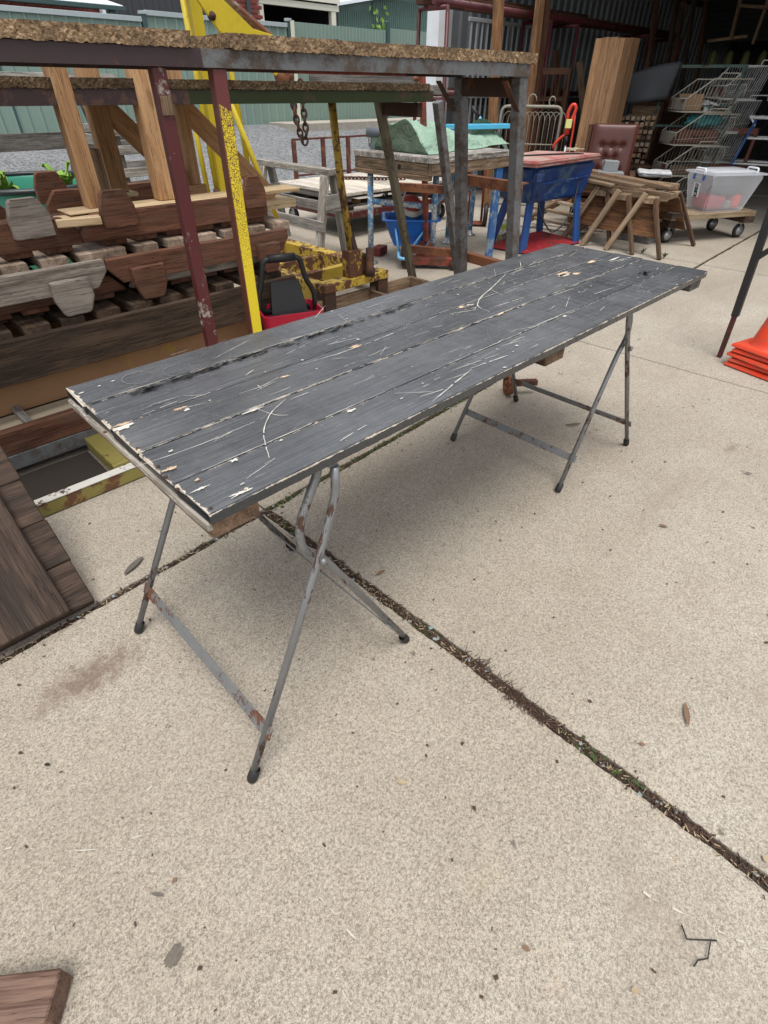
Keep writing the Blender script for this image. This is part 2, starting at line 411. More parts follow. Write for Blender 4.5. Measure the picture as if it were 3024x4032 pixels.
    paint('steel_purple', (.055, .033, .035), (.095, .05, .035), .42, 16, .42, metal=.2, dirt=.2)
    paint('steel_grey', (.17, .175, .178), (.095, .07, .055), .47, 24, .55, metal=.25, dirt=.35, soft=.09)
    paint('dark_rust', (.06, .03, .02), (.14, .055, .025), .45, 14, .8, dirt=.4)
    paint('rust', (.15, .055, .03), (.28, .11, .05), .5, 18, .85, dirt=.3)
    paint('rust_red', (.25, .05, .03), (.12, .05, .03), .46, 12, .65, dirt=.35)
    paint('dark_green', (.02, .03, .008), (.05, .03, .018), .45, 5, .5)
    paint('yellow_paint', (.64, .48, .025), (.10, .05, .02), .30, 22, .42, dirt=.12, soft=.015)
    paint('yellow_worn', (.56, .38, .05), (.13, .055, .03), .50, 20, .55, dirt=.25, soft=.02)
    paint('rail_white', (.66, .64, .58), (.10, .08, .06), .40, 36, .8, dirt=.15, soft=.015)
    paint('olive_rust', (.26, .22, .06), (.16, .07, .035), .46, 9, .6, dirt=.3)
    # yellow crackle over red-brown
    q = N('yellow_crackle'); co = q.coord('Object')
    vo = q.n('TexVoronoi', feature='DISTANCE_TO_EDGE'); vo.inputs['Scale'].default_value = 130
    nz = q.n('TexNoise'); nz.inputs['Scale'].default_value = 40; q.l(co, nz.inputs['Vector'])
    ad = q.n('VectorMath', operation='MULTIPLY_ADD'); q.l(nz.outputs['Color'], ad.inputs[0]); ad.inputs[1].default_value = (.03,) * 3; q.l(co, ad.inputs[2])
    q.l(ad.outputs[0], vo.inputs['Vector'])
    sx = q.n('SeparateXYZ'); q.l(q.n('TexCoord').outputs['Object'], sx.inputs[0])
    # piece's x runs from foot to rail: more cracked higher up, maroon at the top
    cut = q.mth('MULTIPLY', q.mth('SUBTRACT', sx.outputs[0], .66, True), .21, True)
    crk = q.mth('LESS_THAN', vo.outputs['Distance'], cut)
    sp = q.ramp(q.noise(co, 34, 4, .7), [(.73, 0.0), (.75, 1.0)])
    m = q.mth('MAXIMUM', crk, sp)
    c = q.mix(m, (.74, .57, .02), (.16, .07, .03))
    top = q.ramp(q.mth('ADD', sx.outputs[0], q.mth('MULTIPLY', q.noise(co, 12, 4), .1)), [(.0, 0.0), (1, 1.0)])
    tm = q.mth('GREATER_THAN', q.mth('ADD', sx.outputs[0], q.mth('MULTIPLY', q.noise(co, 18, 5), .12)), 1.275)
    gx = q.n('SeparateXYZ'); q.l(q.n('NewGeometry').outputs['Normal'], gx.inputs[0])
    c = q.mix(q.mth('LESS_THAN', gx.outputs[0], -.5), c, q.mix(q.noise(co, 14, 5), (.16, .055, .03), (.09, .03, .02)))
    c = q.mix(tm, c, (.13, .028, .025)); q.bump(m, -.4, .002); q.out(c, .42)
    # timbers
    wood('pine', (.40, .215, .10), (.58, .355, .185), dirt=.12, dirtcol=(.3, .2, .12))
    wood('pine_pale', (.5, .36, .2), (.70, .55, .36), dirt=.2, dirtcol=(.25, .18, .1))
    wood('pine_post', (.30, .165, .085), (.47, .28, .15), dirt=.12, dirtcol=(.2, .13, .08), grain=18)
    wood('hardwood', (.082, .034, .020), (.19, .085, .050), dirt=.5, dirtcol=(.10, .072, .055), knots=False)
    wood('hardwood_dark', (.052, .034, .023), (.145, .095, .062), dirt=.5, knots=False)
    wood('hardwood_orange', (.17, .085, .04), (.33, .18, .09), dirt=.4)
    wood('sleeper', (.03, .019, .014), (.095, .06, .042), dirt=.5, knots=False)
    wood('weathered', (.19, .175, .155), (.42, .40, .37), dirt=.35, knots=False)
    wood('weathered_dark', (.09, .085, .08), (.24, .225, .21), dirt=.45)
    wood('weathered_white', (.22, .195, .165), (.42, .385, .33), dirt=.3, knots=False, pale=(.70, .69, .66))
    wood('bench_top', (.17, .15, .13), (.48, .45, .41), dirt=.5, knots=False, pale=(.6, .58, .55))
    wood('bench_rail', (.10, .07, .045), (.30, .21, .14), dirt=.5)
    wood('slat_pale', (.22, .155, .11), (.46, .37, .29), dirt=.5, knots=False)
    wood('grey_tab', (.15, .125, .105), (.33, .295, .26), dirt=.3, knots=False)
    wood('ply_brown', (.07, .03, .014), (.25, .12, .05), dirt=.5, knots=False)
    wood('saw_leg', (.19, .13, .08), (.38, .28, .19), dirt=.4, knots=False)
    wood('board_brown', (.16, .10, .06), (.36, .25, .16), dirt=.4)
    wood('dark_furniture', (.05, .022, .012), (.13, .062, .035), dirt=.4, knots=False)
    wood('trolley_deck', (.25, .18, .11), (.46, .36, .24), dirt=.3)
    wood('offcut_top', (.10, .055, .04), (.22, .14, .105), dirt=.35, knots=False)
    wood('offcut_end', (.3, .15, .07), (.48, .27, .13), dirt=.2)
    paint('floor_ply', (.46, .38, .27), (.50, .33, .04), .34, 4, .9, dirt=.2)
    paint('yellow_stain', (.32, .175, .085), (.50, .33, .015), .30, 3.4, .8, dirt=.3, soft=.06)
    # painted steel and plastic
    paint('blue_chipped', (.10, .25, .46), (.58, .62, .63), .48, 26, .6, chip2=(.22, .20, .18), dirt=.2, soft=.02)
    plain('blue_plastic', (.014, .13, .52), .38, .25, 6)
    plain('light_blue', (.22, .52, .80), .4, .2, 10)
    paint('blue_steel', (.008, .038, .15), (.06, .10, .17), .44, 11, .4, dirt=.3)
    paint('blue_leg', (.018, .075, .26), (.12, .14, .16), .32, 9, .45, dirt=.3)
    paint('red_lid', (.46, .06, .07), (.50, .33, .28), .58, 5, .55, dirt=.25, soft=.12)
    paint('red_base', (.34, .018, .025), (.13, .03, .03), .42, 4, .5, dirt=.45)
    plain('red_plastic', (.62, .012, .05), .35, .2, 9)
    plain('red_trimmer', (.62, .045, .02), .35, .15)
    plain('black_plastic', (.012, .012, .013), .5, .3, 20)
    plain('cable', (.012, .013, .014), .5, .1)
    q = N('canvas'); co = q.coord('Object'); a = q.noise(co, 5, 5, .6)
    c = q.mix(a, (.21, .33, .24), (.36, .49, .39)); q.bump(q.noise(co, 9, 5, .6, .8), .9, .05); q.out(c, .85, spec=.15)
    plain('canvas_trim', (.13, .15, .17), .6, .2)
    plain('blue_film', (.10, .48, .74), .25, .15, 14)
    q = N('leather'); co = q.coord('Object'); a = q.noise(co, 45, 4, .6)
    c = q.mix(q.noise(co, 5, 4), (.055, .014, .009), (.10, .027, .018)); q.bump(a, .15, .002); q.out(c, .38, spec=.5)
    paint('suede', (.19, .07, .03), (.11, .04, .02), .45, 8, .95)
    plain('cushion', (.55, .55, .55), .9, .4, 22)
    plain('wire_white', (.72, .72, .70), .45, .35, 30)
    plain('wire_cream', (.60, .57, .47), .5, .5, 25)
    plain('galv', (.42, .43, .44), .4, .3, 20, metal=.6)
    plain('dark_grey_sheet', (.045, .05, .057), .6, .3, 4)
    paint('green_steel', (.055, .10, .085), (.04, .03, .02), .38, 9, .5)
    q = N('clear_plastic'); n1 = q.noise(q.coord('Object'), 5, 4)
    q.b.inputs['Base Color'].default_value = (.80, .83, .88, 1); q.b.inputs['Roughness'].default_value = .32
    q.b.inputs['Alpha'].default_value = .34; q.b.inputs['Specular IOR Level'].default_value = .6
    plain('clip_white', (.8, .82, .86), .35, .1)
    plain('clip_blue', (.03, .10, .32), .4, .1)
    plain('label_white', (.8, .8, .8), .5, .05)
    plain('label_navy', (.012, .02, .075), .5, .05)
    plain('label_green', (.02, .25, .09), .5, .05)
    plain('fabric_red', (.42, .02, .035), .9, .4, 15)
    plain('fabric_orange', (.75, .08, .04), .8, .2, 15)
    plain('fabric_grey', (.10, .11, .115), .9, .3, 15)
    plain('fabric_green', (.25, .29, .22), .9, .3, 15)
    plain('fabric_teal', (.03, .22, .23), .75, .4, 10)
    plain('paper_white', (.7, .71, .72), .7, .2)
    plain('carton', (.35, .22, .12), .85, .2)
    plain('suitcase', (.14, .045, .028), .6, .3)
    q = N('cone_orange'); n1 = q.noise(q.coord('Object'), 9, 5, .7)
    c = q.mix(q.ramp(n1, [(.40, 0.0), (.66, .9)]), (.80, .055, .015), (.42, .10, .055)); q.out(c, .45)
    plain('black_steel', (.022, .022, .024), .5, .5, 14, metal=.3)
    # vegetables, leaves
    q = N('lettuce'); co = q.coord('Object'); a = q.noise(co, 14, 4)
    c = q.mix(a, (.10, .24, .02), (.30, .45, .07)); q.b.inputs['Subsurface Weight'].default_value = .1; q.out(c, .45)
    plain('leaf_rib', (.55, .62, .35), .5, .1)
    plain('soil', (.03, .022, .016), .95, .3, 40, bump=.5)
    plain('tub_green', (.03, .26, .17), .35, .12)
    plain('tub_dark', (.012, .02, .022), .4, .1)
    plain('dry_leaf', (.21, .12, .07), .8, .4, 60)
    plain('dead_leaf_grey', (.13, .11, .095), .8, .3, 60)
    plain('twig', (.028, .022, .018), .9, .2)
    plain('chaff', (.42, .32, .20), .9, .3)
    plain('pebble', (.26, .30, .30), .8, .3, 40)
    plain('moss', (.05, .075, .015), .95, .5, 60, bump=.6)
    plain('root_brown', (.075, .04, .028), .95, .3)
    plain('chalk', (.53, .49, .43), .9, .1)
    plain('stain_dark', (.17, .145, .115), .9, .8, 120)
    plain('stain_brown', (.24, .17, .13), .9, .6, 30)
    # buildings
    q = N('fence_green'); n1 = q.noise(q.coord('Object'), 1.6, 4)
    q.out(q.mix(n1, (.175, .255, .215), (.235, .315, .27)), .45)
    plain('fence_trim', (.045, .085, .085), .45, .1)
    plain('fence_cap', (.38, .43, .44), .35, .1)
    plain('shed_green', (.085, .15, .125), .5, .25, 2)
    plain('brick', (.20, .035, .028), .85, .35, 18, bump=.3)
    plain('mortar', (.42, .33, .27), .95, .2, 20)
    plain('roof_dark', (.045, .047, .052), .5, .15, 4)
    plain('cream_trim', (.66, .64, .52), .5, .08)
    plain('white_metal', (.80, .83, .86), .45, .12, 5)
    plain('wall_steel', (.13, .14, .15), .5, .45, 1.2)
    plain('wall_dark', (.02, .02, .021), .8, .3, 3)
    plain('black_void', (.008, .008, .008), .9, .1)
    plain('kerb', (.42, .38, .32), .9, .3, 6)
    plain('frost_pane', (.35, .37, .38), .5, .1)
    plain('ball_white', (.62, .6, .5), .5, .3, 12)
    plain('ball_lime', (.36, .42, .04), .5, .3, 12)
    plain('ball_red', (.45, .06, .05), .5, .3)
    plain('ball_blue', (.03, .12, .25), .5, .3)
    plain('brass', (.45, .33, .16), .4, .3, 20, metal=.6)
    plain('tape_yellow', (.72, .70, .25), .6, .15)
    plain('rope', (.6, .55, .42), .9, .2)
    plain('box_grey', (.24, .25, .26), .6, .3)
build_mats()

# ------------------------------------------------------------------ ground: slabs with open joints, gravel yard
def ground():
    bed = pydata('ground', [(-60, -60, -.035), (80, -60, -.035), (80, 80, -.035), (-60, 80, -.035)], [(0, 1, 2, 3)], 'joint_dirt')
    bed['kind'] = 'structure'
    root = thing('concrete_pavement', None, None); root['kind'] = 'structure'
    rr = random.Random(3)
    yl = lambda x, k: (1.40 + .052 * x) if k == 0 else (-1.75 + .052 * x if k == -1 else (4.1 + .052 * x if k == 1 else (6.75 + .0 * x if k == 2 else -5)))
    xs = [lambda y: -5.0, lambda y: -1.72, lambda y: .80 - .02 * (y - 1), lambda y: 3.30 - .05 * (y - 1), lambda y: 5.89 - .05 * (y - 1.7), lambda y: 8.5 - .05 * y, lambda y: 11.1 - .05 * y, lambda y: 13.7 - .05 * y, lambda y: 18]
    gapx = [0, .003, .017, .0035, .005, .006, .006, .006, 0]
    gapy = {-2: 0, -1: .004, 0: .0135, 1: .004, 2: 0}
    for i in range(8):
        for k in (-2, -1, 0, 1):
            # corner parameters
            def edge(p, q, jag, inward):
                pts = []
                n = max(2, int((q - p).length / (.012 if jag > .003 else .5)))
                n = min(n, 260)
                ph = rr.random() * 50; w = 0
                for s in range(n):
                    t = s / n; pos = p.lerp(q, t)
                    if jag > .003:
                        w = w * .75 + rr.uniform(-1, 1) * jag * .55
                        amp = w + (jag * .35 * math.sin(ph + t * 31))
                        pos = pos + inward * amp
                    pts.append(pos)
                return pts
            def corner(ix, ky):
                x = xs[ix](yl(0, ky)); y = yl(x, ky); x = xs[ix](y); return V((x, y, 0))
            a, b, c, d = corner(i, k), corner(i + 1, k), corner(i + 1, k + 1), corner(i, k + 1)
            gl, gr_ = gapx[i], gapx[i + 1]; gb, gt = gapy[k], gapy[k + 1]
            if i == 1 and k >= 0: gr_ = .004
            if i == 2 and k >= 0: gl = .004
            a += V((gl, gb, 0)); b += V((-gr_, gb, 0)); c += V((-gr_, -gt, 0)); d += V((gl, -gt, 0))
            big = lambda g_: .004 if g_ > .01 else 0
            poly = edge(a, b, big(gb), V((0, 1, 0))) + edge(b, c, big(gr_), V((-1, 0, 0))) + edge(c, d, big(gt), V((0, -1, 0))) + edge(d, a, big(gl), V((1, 0, 0)))
            bm = bmesh.new(); vs = [bm.verts.new(p) for p in poly]; f = bm.faces.new(vs); bm.normal_update()
            if f.normal.z < 0: f.normal_flip()
            r = bmesh.ops.extrude_face_region(bm, geom=[f])
            low = [v for v in r['geom'] if isinstance(v, bmesh.types.BMVert)]
            for v in vs: v.co.z = -.05
            top = [g_ for g_ in r['geom'] if isinstance(g_, bmesh.types.BMFace)]
            bmesh.ops.inset_region(bm, faces=top, thickness=.003, depth=0.0)
            for v in low: v.co.z = -.004
            bmesh.ops.recalc_face_normals(bm, faces=bm.faces[:])
            link('slab', mesh(bm), 'concrete', root)
    # joint filling, a little below the slabs, rough
    def fill(name, p, q, w):
        p, q = V(p), V(q); n = int((q - p).length / .015); dr = (q - p).normalized(); sd = V((-dr.y, dr.x, 0))
        vs, fs = [], []
        for s in range(n + 1):
            c = p.lerp(q, s / n)
            for t in (-1, -.4, .3, 1):
                vs.append(c + sd * w * t + V((0, 0, -.0075 + rr.uniform(-.0035, .0045) * (1 - abs(t) * .5))))
        for s in range(n):
            for t in range(3):
                o = s * 4 + t; fs.append((o, o + 1, o + 5, o + 4))
        return pydata(name, vs, fs, 'joint_dirt', root, smooth=True)
    fill('joint_filling', (-1.7, 1.40 - .088, 0), (5.8, 1.702, 0), .03)
    fill('joint_filling', (5.9, 1.707, 0), (9, 1.87, 0), .03)
    fill('joint_filling', (.795, 1.41, 0), (.855, -1.7, 0), .03)
    # debris lying in the joints: chaff, roots, pebbles, moss
    def bits(name, mat, n, size, zr, where, flat=.25):
        vs, fs = [], []
        for _ in range(n):
            c, side = where()
            L = rr.uniform(*size); a = rr.uniform(0, 6.28); d = V((math.cos(a), math.sin(a), rr.uniform(-.25, .25))) * L / 2
            s = V((-math.sin(a), math.cos(a), 0)) * L * flat * rr.uniform(.3, 1); z = rr.uniform(*zr)
            c = V((c[0], c[1], z)); o = len(vs)
            h = V((0, 0, L * .12))
            vs += [c - d - s, c + d - s * .6, c + d * .9 + s, c - d * .8 + s * .8, c + h]
            fs += [(o, o + 1, o + 4), (o + 1, o + 2, o + 4), (o + 2, o + 3, o + 4), (o + 3, o, o + 4)]
        o = pydata(name, vs, fs, mat); tag(o, None, None, kind='stuff'); return o
    def jx():
        y = rr.uniform(-.9, 1.42); return (.80 - .02 * (y - 1) + max(-.018, min(.018, rr.gauss(0, .009))), y), 0
    def jy():
        x = rr.uniform(-.7, 3.2); return (x, 1.40 + .052 * x + max(-.014, min(.014, rr.gauss(0, .007)))), 0
    both = lambda: jx() if rr.random() < .55 else jy()
    o = bits('joint_chaff', 'chaff', 900, (.006, .02), (-.006, .002), both, .12); o['label'] = 'straw coloured chaff lying in the pavement joints'
    o['category'] = 'chaff'
    o = bits('joint_litter', 'root_brown', 2200, (.006, .022), (-.006, .003), both, .15); o['label'] = 'dark brown leaf litter packed in the pavement joints'; o['category'] = 'leaf litter'
    def jmoss():
        if rr.random() < .9:
            x = rr.uniform(1.0, 2.4) if rr.random() < .85 else rr.uniform(.8, 1.0); return (x, 1.40 + .052 * x + rr.gauss(0, .008)), 0
        y = rr.choice((rr.uniform(1.2, 1.4), rr.gauss(.06, .05))); return (.80 - .02 * (y - 1) + rr.gauss(0, .009), y), 0
    o = bits('joint_moss', 'moss', 700, (.005, .014), (-.006, .003), jmoss, .6); o['label'] = 'green moss growing in the pavement joints under the table'; o['category'] = 'moss'
    o = bits('joint_pebbles', 'pebble', 90, (.006, .016), (-.005, .002), both, .7); o['label'] = 'small grey pebbles lodged in the pavement joints'; o['category'] = 'pebbles'
    def scat(): return (rr.uniform(-.6, 6), rr.uniform(-1.0, 3.0)), 0
    o = bits('ground_crumbs', 'root_brown', 1500, (.0025, .010), (.0005, .001), scat, .5); o['label'] = 'tiny dark crumbs scattered over the concrete'; o['category'] = 'crumbs'
    # fuzzy root tufts beside the joint
    vs, fs = [], []
    for cx, cy, n in ((.815, .44, 60), (.805, .30, 70), (.81, .37, 40), (.80, .24, 30)):
        for _ in range(n):
            a = rr.uniform(-1.2, 1.2); L = rr.uniform(.012, .035); b = V((cx + rr.gauss(0, .012), cy + rr.gauss(0, .025), .001))
            d = V((math.cos(a), math.sin(a), rr.uniform(.1, .7))) * L; s = V((-d.y, d.x, 0)).normalized() * .0011; o = len(vs)
            vs += [b - s, b + s, b + d * .6 + V((0, 0, .002)), b + d]; fs += [(o, o + 1, o + 2), (o, o + 2, o + 3), (o + 1, o + 2, o + 3)]
    tag(pydata('root_tufts', vs, fs, 'root_brown'), 'fuzzy brown root tufts along the joint right of the table leg', 'roots', kind='stuff')
    # gravel yard rising to the fence
    vs, fs = [], []; nx, ny = 60, 26
    for j in range(ny + 1):
        y = 6.75 + j * .55
        for i in range(nx + 1):
            x = -25 + i * 1.0; h = max(0, min(1, (y - 6.75) / 4.3)); h = .70 * h * h * (3 - 2 * h) if h < 1 else .70
            vs.append((x, y, h + .004 - (.02 if j == 0 else 0) + rr.uniform(-.012, .012)))
    for j in range(ny):
        for i in range(nx): o = j * (nx + 1) + i; fs.append((o, o + 1, o + nx + 2, o + nx + 1))
    g_ = pydata('gravel_yard', vs, fs, 'gravel', smooth=True); g_['kind'] = 'structure'
    # weeds in the joint behind the ply saw horses
    for i, (x, y) in enumerate(((5.86, 2.05), (5.88, 2.28), (5.84, 2.86))):
        t = thing('weed', ['small green weed in the joint by the front saw horse foot', 'small green weed in the joint left of the front saw horse feet', 'small green weed in the joint beside the rear saw horse'][i], 'weed', (x, y, 0), group='weeds in the joint')
        vs, fs = [], []
        for _ in range(9):
            a = rr.uniform(0, 6.28); L = rr.uniform(.03, .07); d = V((math.cos(a) * .6, math.sin(a) * .6, .9)) * L; s = V((-math.sin(a), math.cos(a), 0)) * .008; b = V((x, y, 0)); o = len(vs)
            vs += [b, b + d * .6 + s, b + d, b + d * .6 - s]; fs += [(o, o + 1, o + 2, o + 3)]
        pydata('leaves', vs, fs, 'moss', t)
ground()

# ------------------------------------------------------------------ the black plank table on two folding trestles
def table():
    X0, X1, Y0, Y1 = .252, 2.331, .642, 1.260
    t = thing('plank_tabletop', 'long scratched black tabletop of six worn boards on metal trestles', 'tabletop', (X0, Y0, .70))
    ys = [Y0, .770, .895, 1.030, 1.150, Y1]
    ys = [.642, .757, .893, 1.017, 1.146, 1.260]
    rr = random.Random(11)
    dz = [0, -.0012, .0008, -.001, .0006]
    for i in range(5):
        w = ys[i + 1] - ys[i] - .0022; yc = (ys[i] + ys[i + 1]) / 2
        ox = rr.uniform(-.002, .002)
        bm = bmesh.new(); bmesh.ops.create_cube(bm, size=1); L = X1 - X0; h = .023
        for v in bm.verts: v.co = V(((v.co.x + .5) * L, v.co.y * w, v.co.z * h))
        bmesh.ops.subdivide_edges(bm, edges=[e for e in bm.edges if abs(e.verts[0].co.x - e.verts[1].co.x) > 1], cuts=60)
        bmesh.ops.bevel(bm, geom=[e for e in bm.edges if abs(e.verts[0].co.x - e.verts[1].co.x) < .1 and False or (abs(abs(e.verts[0].co.y) - w / 2) < 1e-5 and abs(abs(e.verts[1].co.y) - w / 2) < 1e-5 and abs(abs(e.verts[0].co.z) - h / 2) < 1e-5 and abs(abs(e.verts[1].co.z) - h / 2) < 1e-5)], offset=.0025, segments=2, affect='EDGES')
        # rounded outer corners and knocked edges
        for v in bm.verts:
            if i in (0, 4):
                for xe in (0, L):
                    dx = abs(v.co.x - xe); dy = abs(v.co.y - (-w / 2 if i == 0 else w / 2))
                    if dx < .002 and dy < .004: v.co.x += .012 if xe == 0 else -.012
            if abs(v.co.x) < .001 or abs(v.co.x - L) < .001: v.co.x += rr.uniform(-.003, .003)
            v.co.z += rr.uniform(-.0004, .0004); v.co.y += rr.uniform(-.0007, .0007)
        o = link('board', mesh(bm), 'black_paint', t, Mx.Translation((X0 + ox, yc, .75 - h / 2 + dz[i])))
        o['half_width'] = w / 2
    # battens below
    for x, m in ((.302, 'table_under'), (1.30, 'table_under'), (2.281, 'weathered_dark')):
        box('batten', x - .047, x + .047, Y0 + .012, Y1 - .012, .690, .7262, m, t, along='y', cuts=6, jit=.0012)
    box('end_strip', X0 - .003, X0 + .008, Y0 + .01, Y1 - .004, .708, .7258, 'weathered_white', t, along='y', cuts=8, jit=.0012)
    # scratches and chips in the paint
    def rib(bm, pts, w, z):
        pts = rot_pts([V((p[0], p[1], z)) for p in pts], 6, .2); n = len(pts); fine = []
        for a, b in zip(pts, pts[1:]):
            m = max(1, int((b - a).length / .012))
            for k in range(m): fine.append(a.lerp(b, k / m))
        fine.append(pts[-1]); pr = None
        for i, p in enumerate(fine):
            d = (fine[min(i + 1, len(fine) - 1)] - fine[max(i - 1, 0)]).normalized(); s = V((-d.y, d.x, 0))
            ww = w * rr.uniform(.35, 1) * (.3 + .7 * math.sin(math.pi * min(.97, max(.03, (i + .5) / len(fine))))); j = s * rr.uniform(-.0006, .0006)
            cur = (bm.verts.new(p + j + s * ww / 2), bm.verts.new(p + j - s * ww / 2))
            if pr and rr.random() > .07: bm.faces.new((pr[1], pr[0], cur[0], cur[1]))
            pr = cur
    bm = bmesh.new()
    for pts, w in SCR: rib(bm, pts, w * .78, .7523)
    for _ in range(85):
        x = rr.uniform(X0 + .05, X1 - .1); y = rr.uniform(Y0 + .02, Y1 - .03); L = rr.uniform(.01, .10); a = rr.gauss(0, .12) if rr.random() < .7 else rr.uniform(-1.2, 1.2)
        rib(bm, [(x, y), (x + L * math.cos(a), y + L * math.sin(a))], rr.uniform(.0007, .0022), .7522)
    o = link('scratches', mesh(bm), 'scratch_white', t); o['kind'] = 'stuff'
    bm = bmesh.new()
    for _ in range(70):
        x = rr.uniform(X0 + .05, X1 - .1); y = rr.uniform(Y0 + .02, Y1 - .03); L = rr.uniform(.02, .16); a = rr.uniform(-1.4, 1.4)
        rib(bm, [(x, y), (x + L * .5 * math.cos(a + .15), y + L * .5 * math.sin(a + .15)), (x + L * math.cos(a), y + L * math.sin(a))], rr.uniform(.0005, .0012), .7521)
    for cx, cy, r in RINGS:
        rib(bm, [(cx + r * math.cos(k * .5), cy + r * math.sin(k * .5)) for k in range(13)], .0025, .7521)
    o = link('scuffs', mesh(bm), 'scratch_grey', t); o['kind'] = 'stuff'
    def chipm(bm, x, y, rx, ry, z=.7525):
        n = 22; c = bm.verts.new((x, y, z)); vs = []; w = 1
        for k in range(n):
            w = .4 * w + .6 * rr.uniform(.12, 1.7); a = 2 * math.pi * k / n
            vs.append(bm.verts.new((x + rx * w * math.cos(a), y + ry * w * math.sin(a), z)))
        for k in range(n): bm.faces.new((c, vs[k], vs[(k + 1) % n]))
    bm = bmesh.new(); bm2 = bmesh.new()
    for x, y, rx, ry, kind in CHIPS:
        rx *= .85; ry *= .8
        x = min(max(x, X0 + rx * 1.4), X1 - rx * 1.4); y = min(max(y, Y0 + ry * 1.4), Y1 - ry * 1.4)
        chipm(bm if kind == 0 else bm2, x, y, rx, ry)
    for _ in range(60): chipm(bm2, rr.uniform(X0 + .01, X1 - .01), rr.uniform(Y0 + .006, Y1 - .006), rr.uniform(.001, .005), rr.uniform(.0008, .003))
    o = link('bare_patches', mesh(bm), 'bare_chip', t); o['kind'] = 'stuff'
    o = link('paint_chips', mesh(bm2), 'scratch_white', t); o['kind'] = 'stuff'
    bm = bmesh.new()
    for _ in range(120):
        x = rr.uniform(.35, 1.25); y = 1.135 + rr.gauss(0, .006) - .006
        chipm(bm, x, y, rr.uniform(.004, .02), rr.uniform(.001, .004), .7519)
    for _ in range(14): chipm(bm, 2.12 + rr.gauss(0, .02), .78 + rr.gauss(0, .012), .008, .004, .7519)
    o = link('dark_flakes', mesh(bm), 'rubber', t); o['kind'] = 'stuff'
    for x, y in NAILS: lathe('nail_head', [(0, .0), (.003, 0), (.0035, -.001), (.0035, -.003)], (x, y, .7518), 'dark_rust', t, 8)

paint('bar_end_rust', (.19, .195, .195), (.15, .062, .032), .56, 30, .7)
def trestle(loc, rz, label):
    t = thing('folding_trestle', label, 'trestle', loc, rz, group='folding trestles under the table', local=True)
    r = .0090
    A, At, B, Bt, zt = .302, .266, .276, .246, .714
    for s in (1, -1):
        ya = lambda z: s * (A + (At - A) * z / zt); yb_ = lambda z: s * (B + (Bt - B) * z / zt)
        tube('leg', [(-.265, ya(0), .02), (-.01, ya(.505), .505), (.030, ya(.6), .59), (.058, ya(.66), .65), (.062, ya(zt), zt)], r, 'silver_rust', t, 12, rad=.07)
        lathe('rubber_foot', [(.0, 0), (.0115, .001), (.0132, .007), (.0125, .034), (.0105, .036)], (-.272, ya(0), 0), 'rubber', t, 14, axis=(.26, 0, .5))
        tube('leg', [(.275, yb_(0), .02), (.02, yb_(.5), .50), (-.026, yb_(.55), .55), (-.024, yb_(.6), .605), (.012, yb_(.66), .665), (.034, yb_(.7), .70), (.036, yb_(zt), zt)], r, 'silver_rust', t, 12, rad=.06)
        lathe('rubber_foot', [(.0, 0), (.0115, .001), (.0132, .007), (.0125, .034), (.0105, .036)], (.282, yb_(0), 0), 'rubber', t, 14, axis=(-.27, 0, .5))
        lathe('bolt', [(0, .0), (.008, .0), (.008, .010), (0, .012)], (0, ya(.523) + s * .009, .523), 'silver_rust', t, 6, axis=(0, s, 0))
    tube('top_bar', [(.062, -At, zt), (.062, At, zt)], r, 'silver_rust', t, 10)
    tube('top_bar', [(.036, -Bt, zt), (.036, Bt, zt)], r, 'silver_rust', t, 10)
    xa = -.265 + .255 * (.13 / .505)
    beam('crossbar', (xa - .006, -A - .012, .135), (xa - .006, A + .012, .135), .004, .032, 'bar_rust', t, up=(.45, 0, .9), bev=.001)
    for e in (-1, 1): beam('bar_end', (xa - .0065, e * (A + .013), .1352), (xa - .0065, e * (A - .055), .1352), .006, .033, 'bar_end_rust', t, up=(.45, 0, .9), bev=.001)
    xb = .275 - .255 * (.125 / .48)
    beam('crossbar', (xb, -B - .01, .125), (xb, B + .01, .125), .004, .028, 'bar_rust', t, up=(-.45, 0, .9), bev=.001)
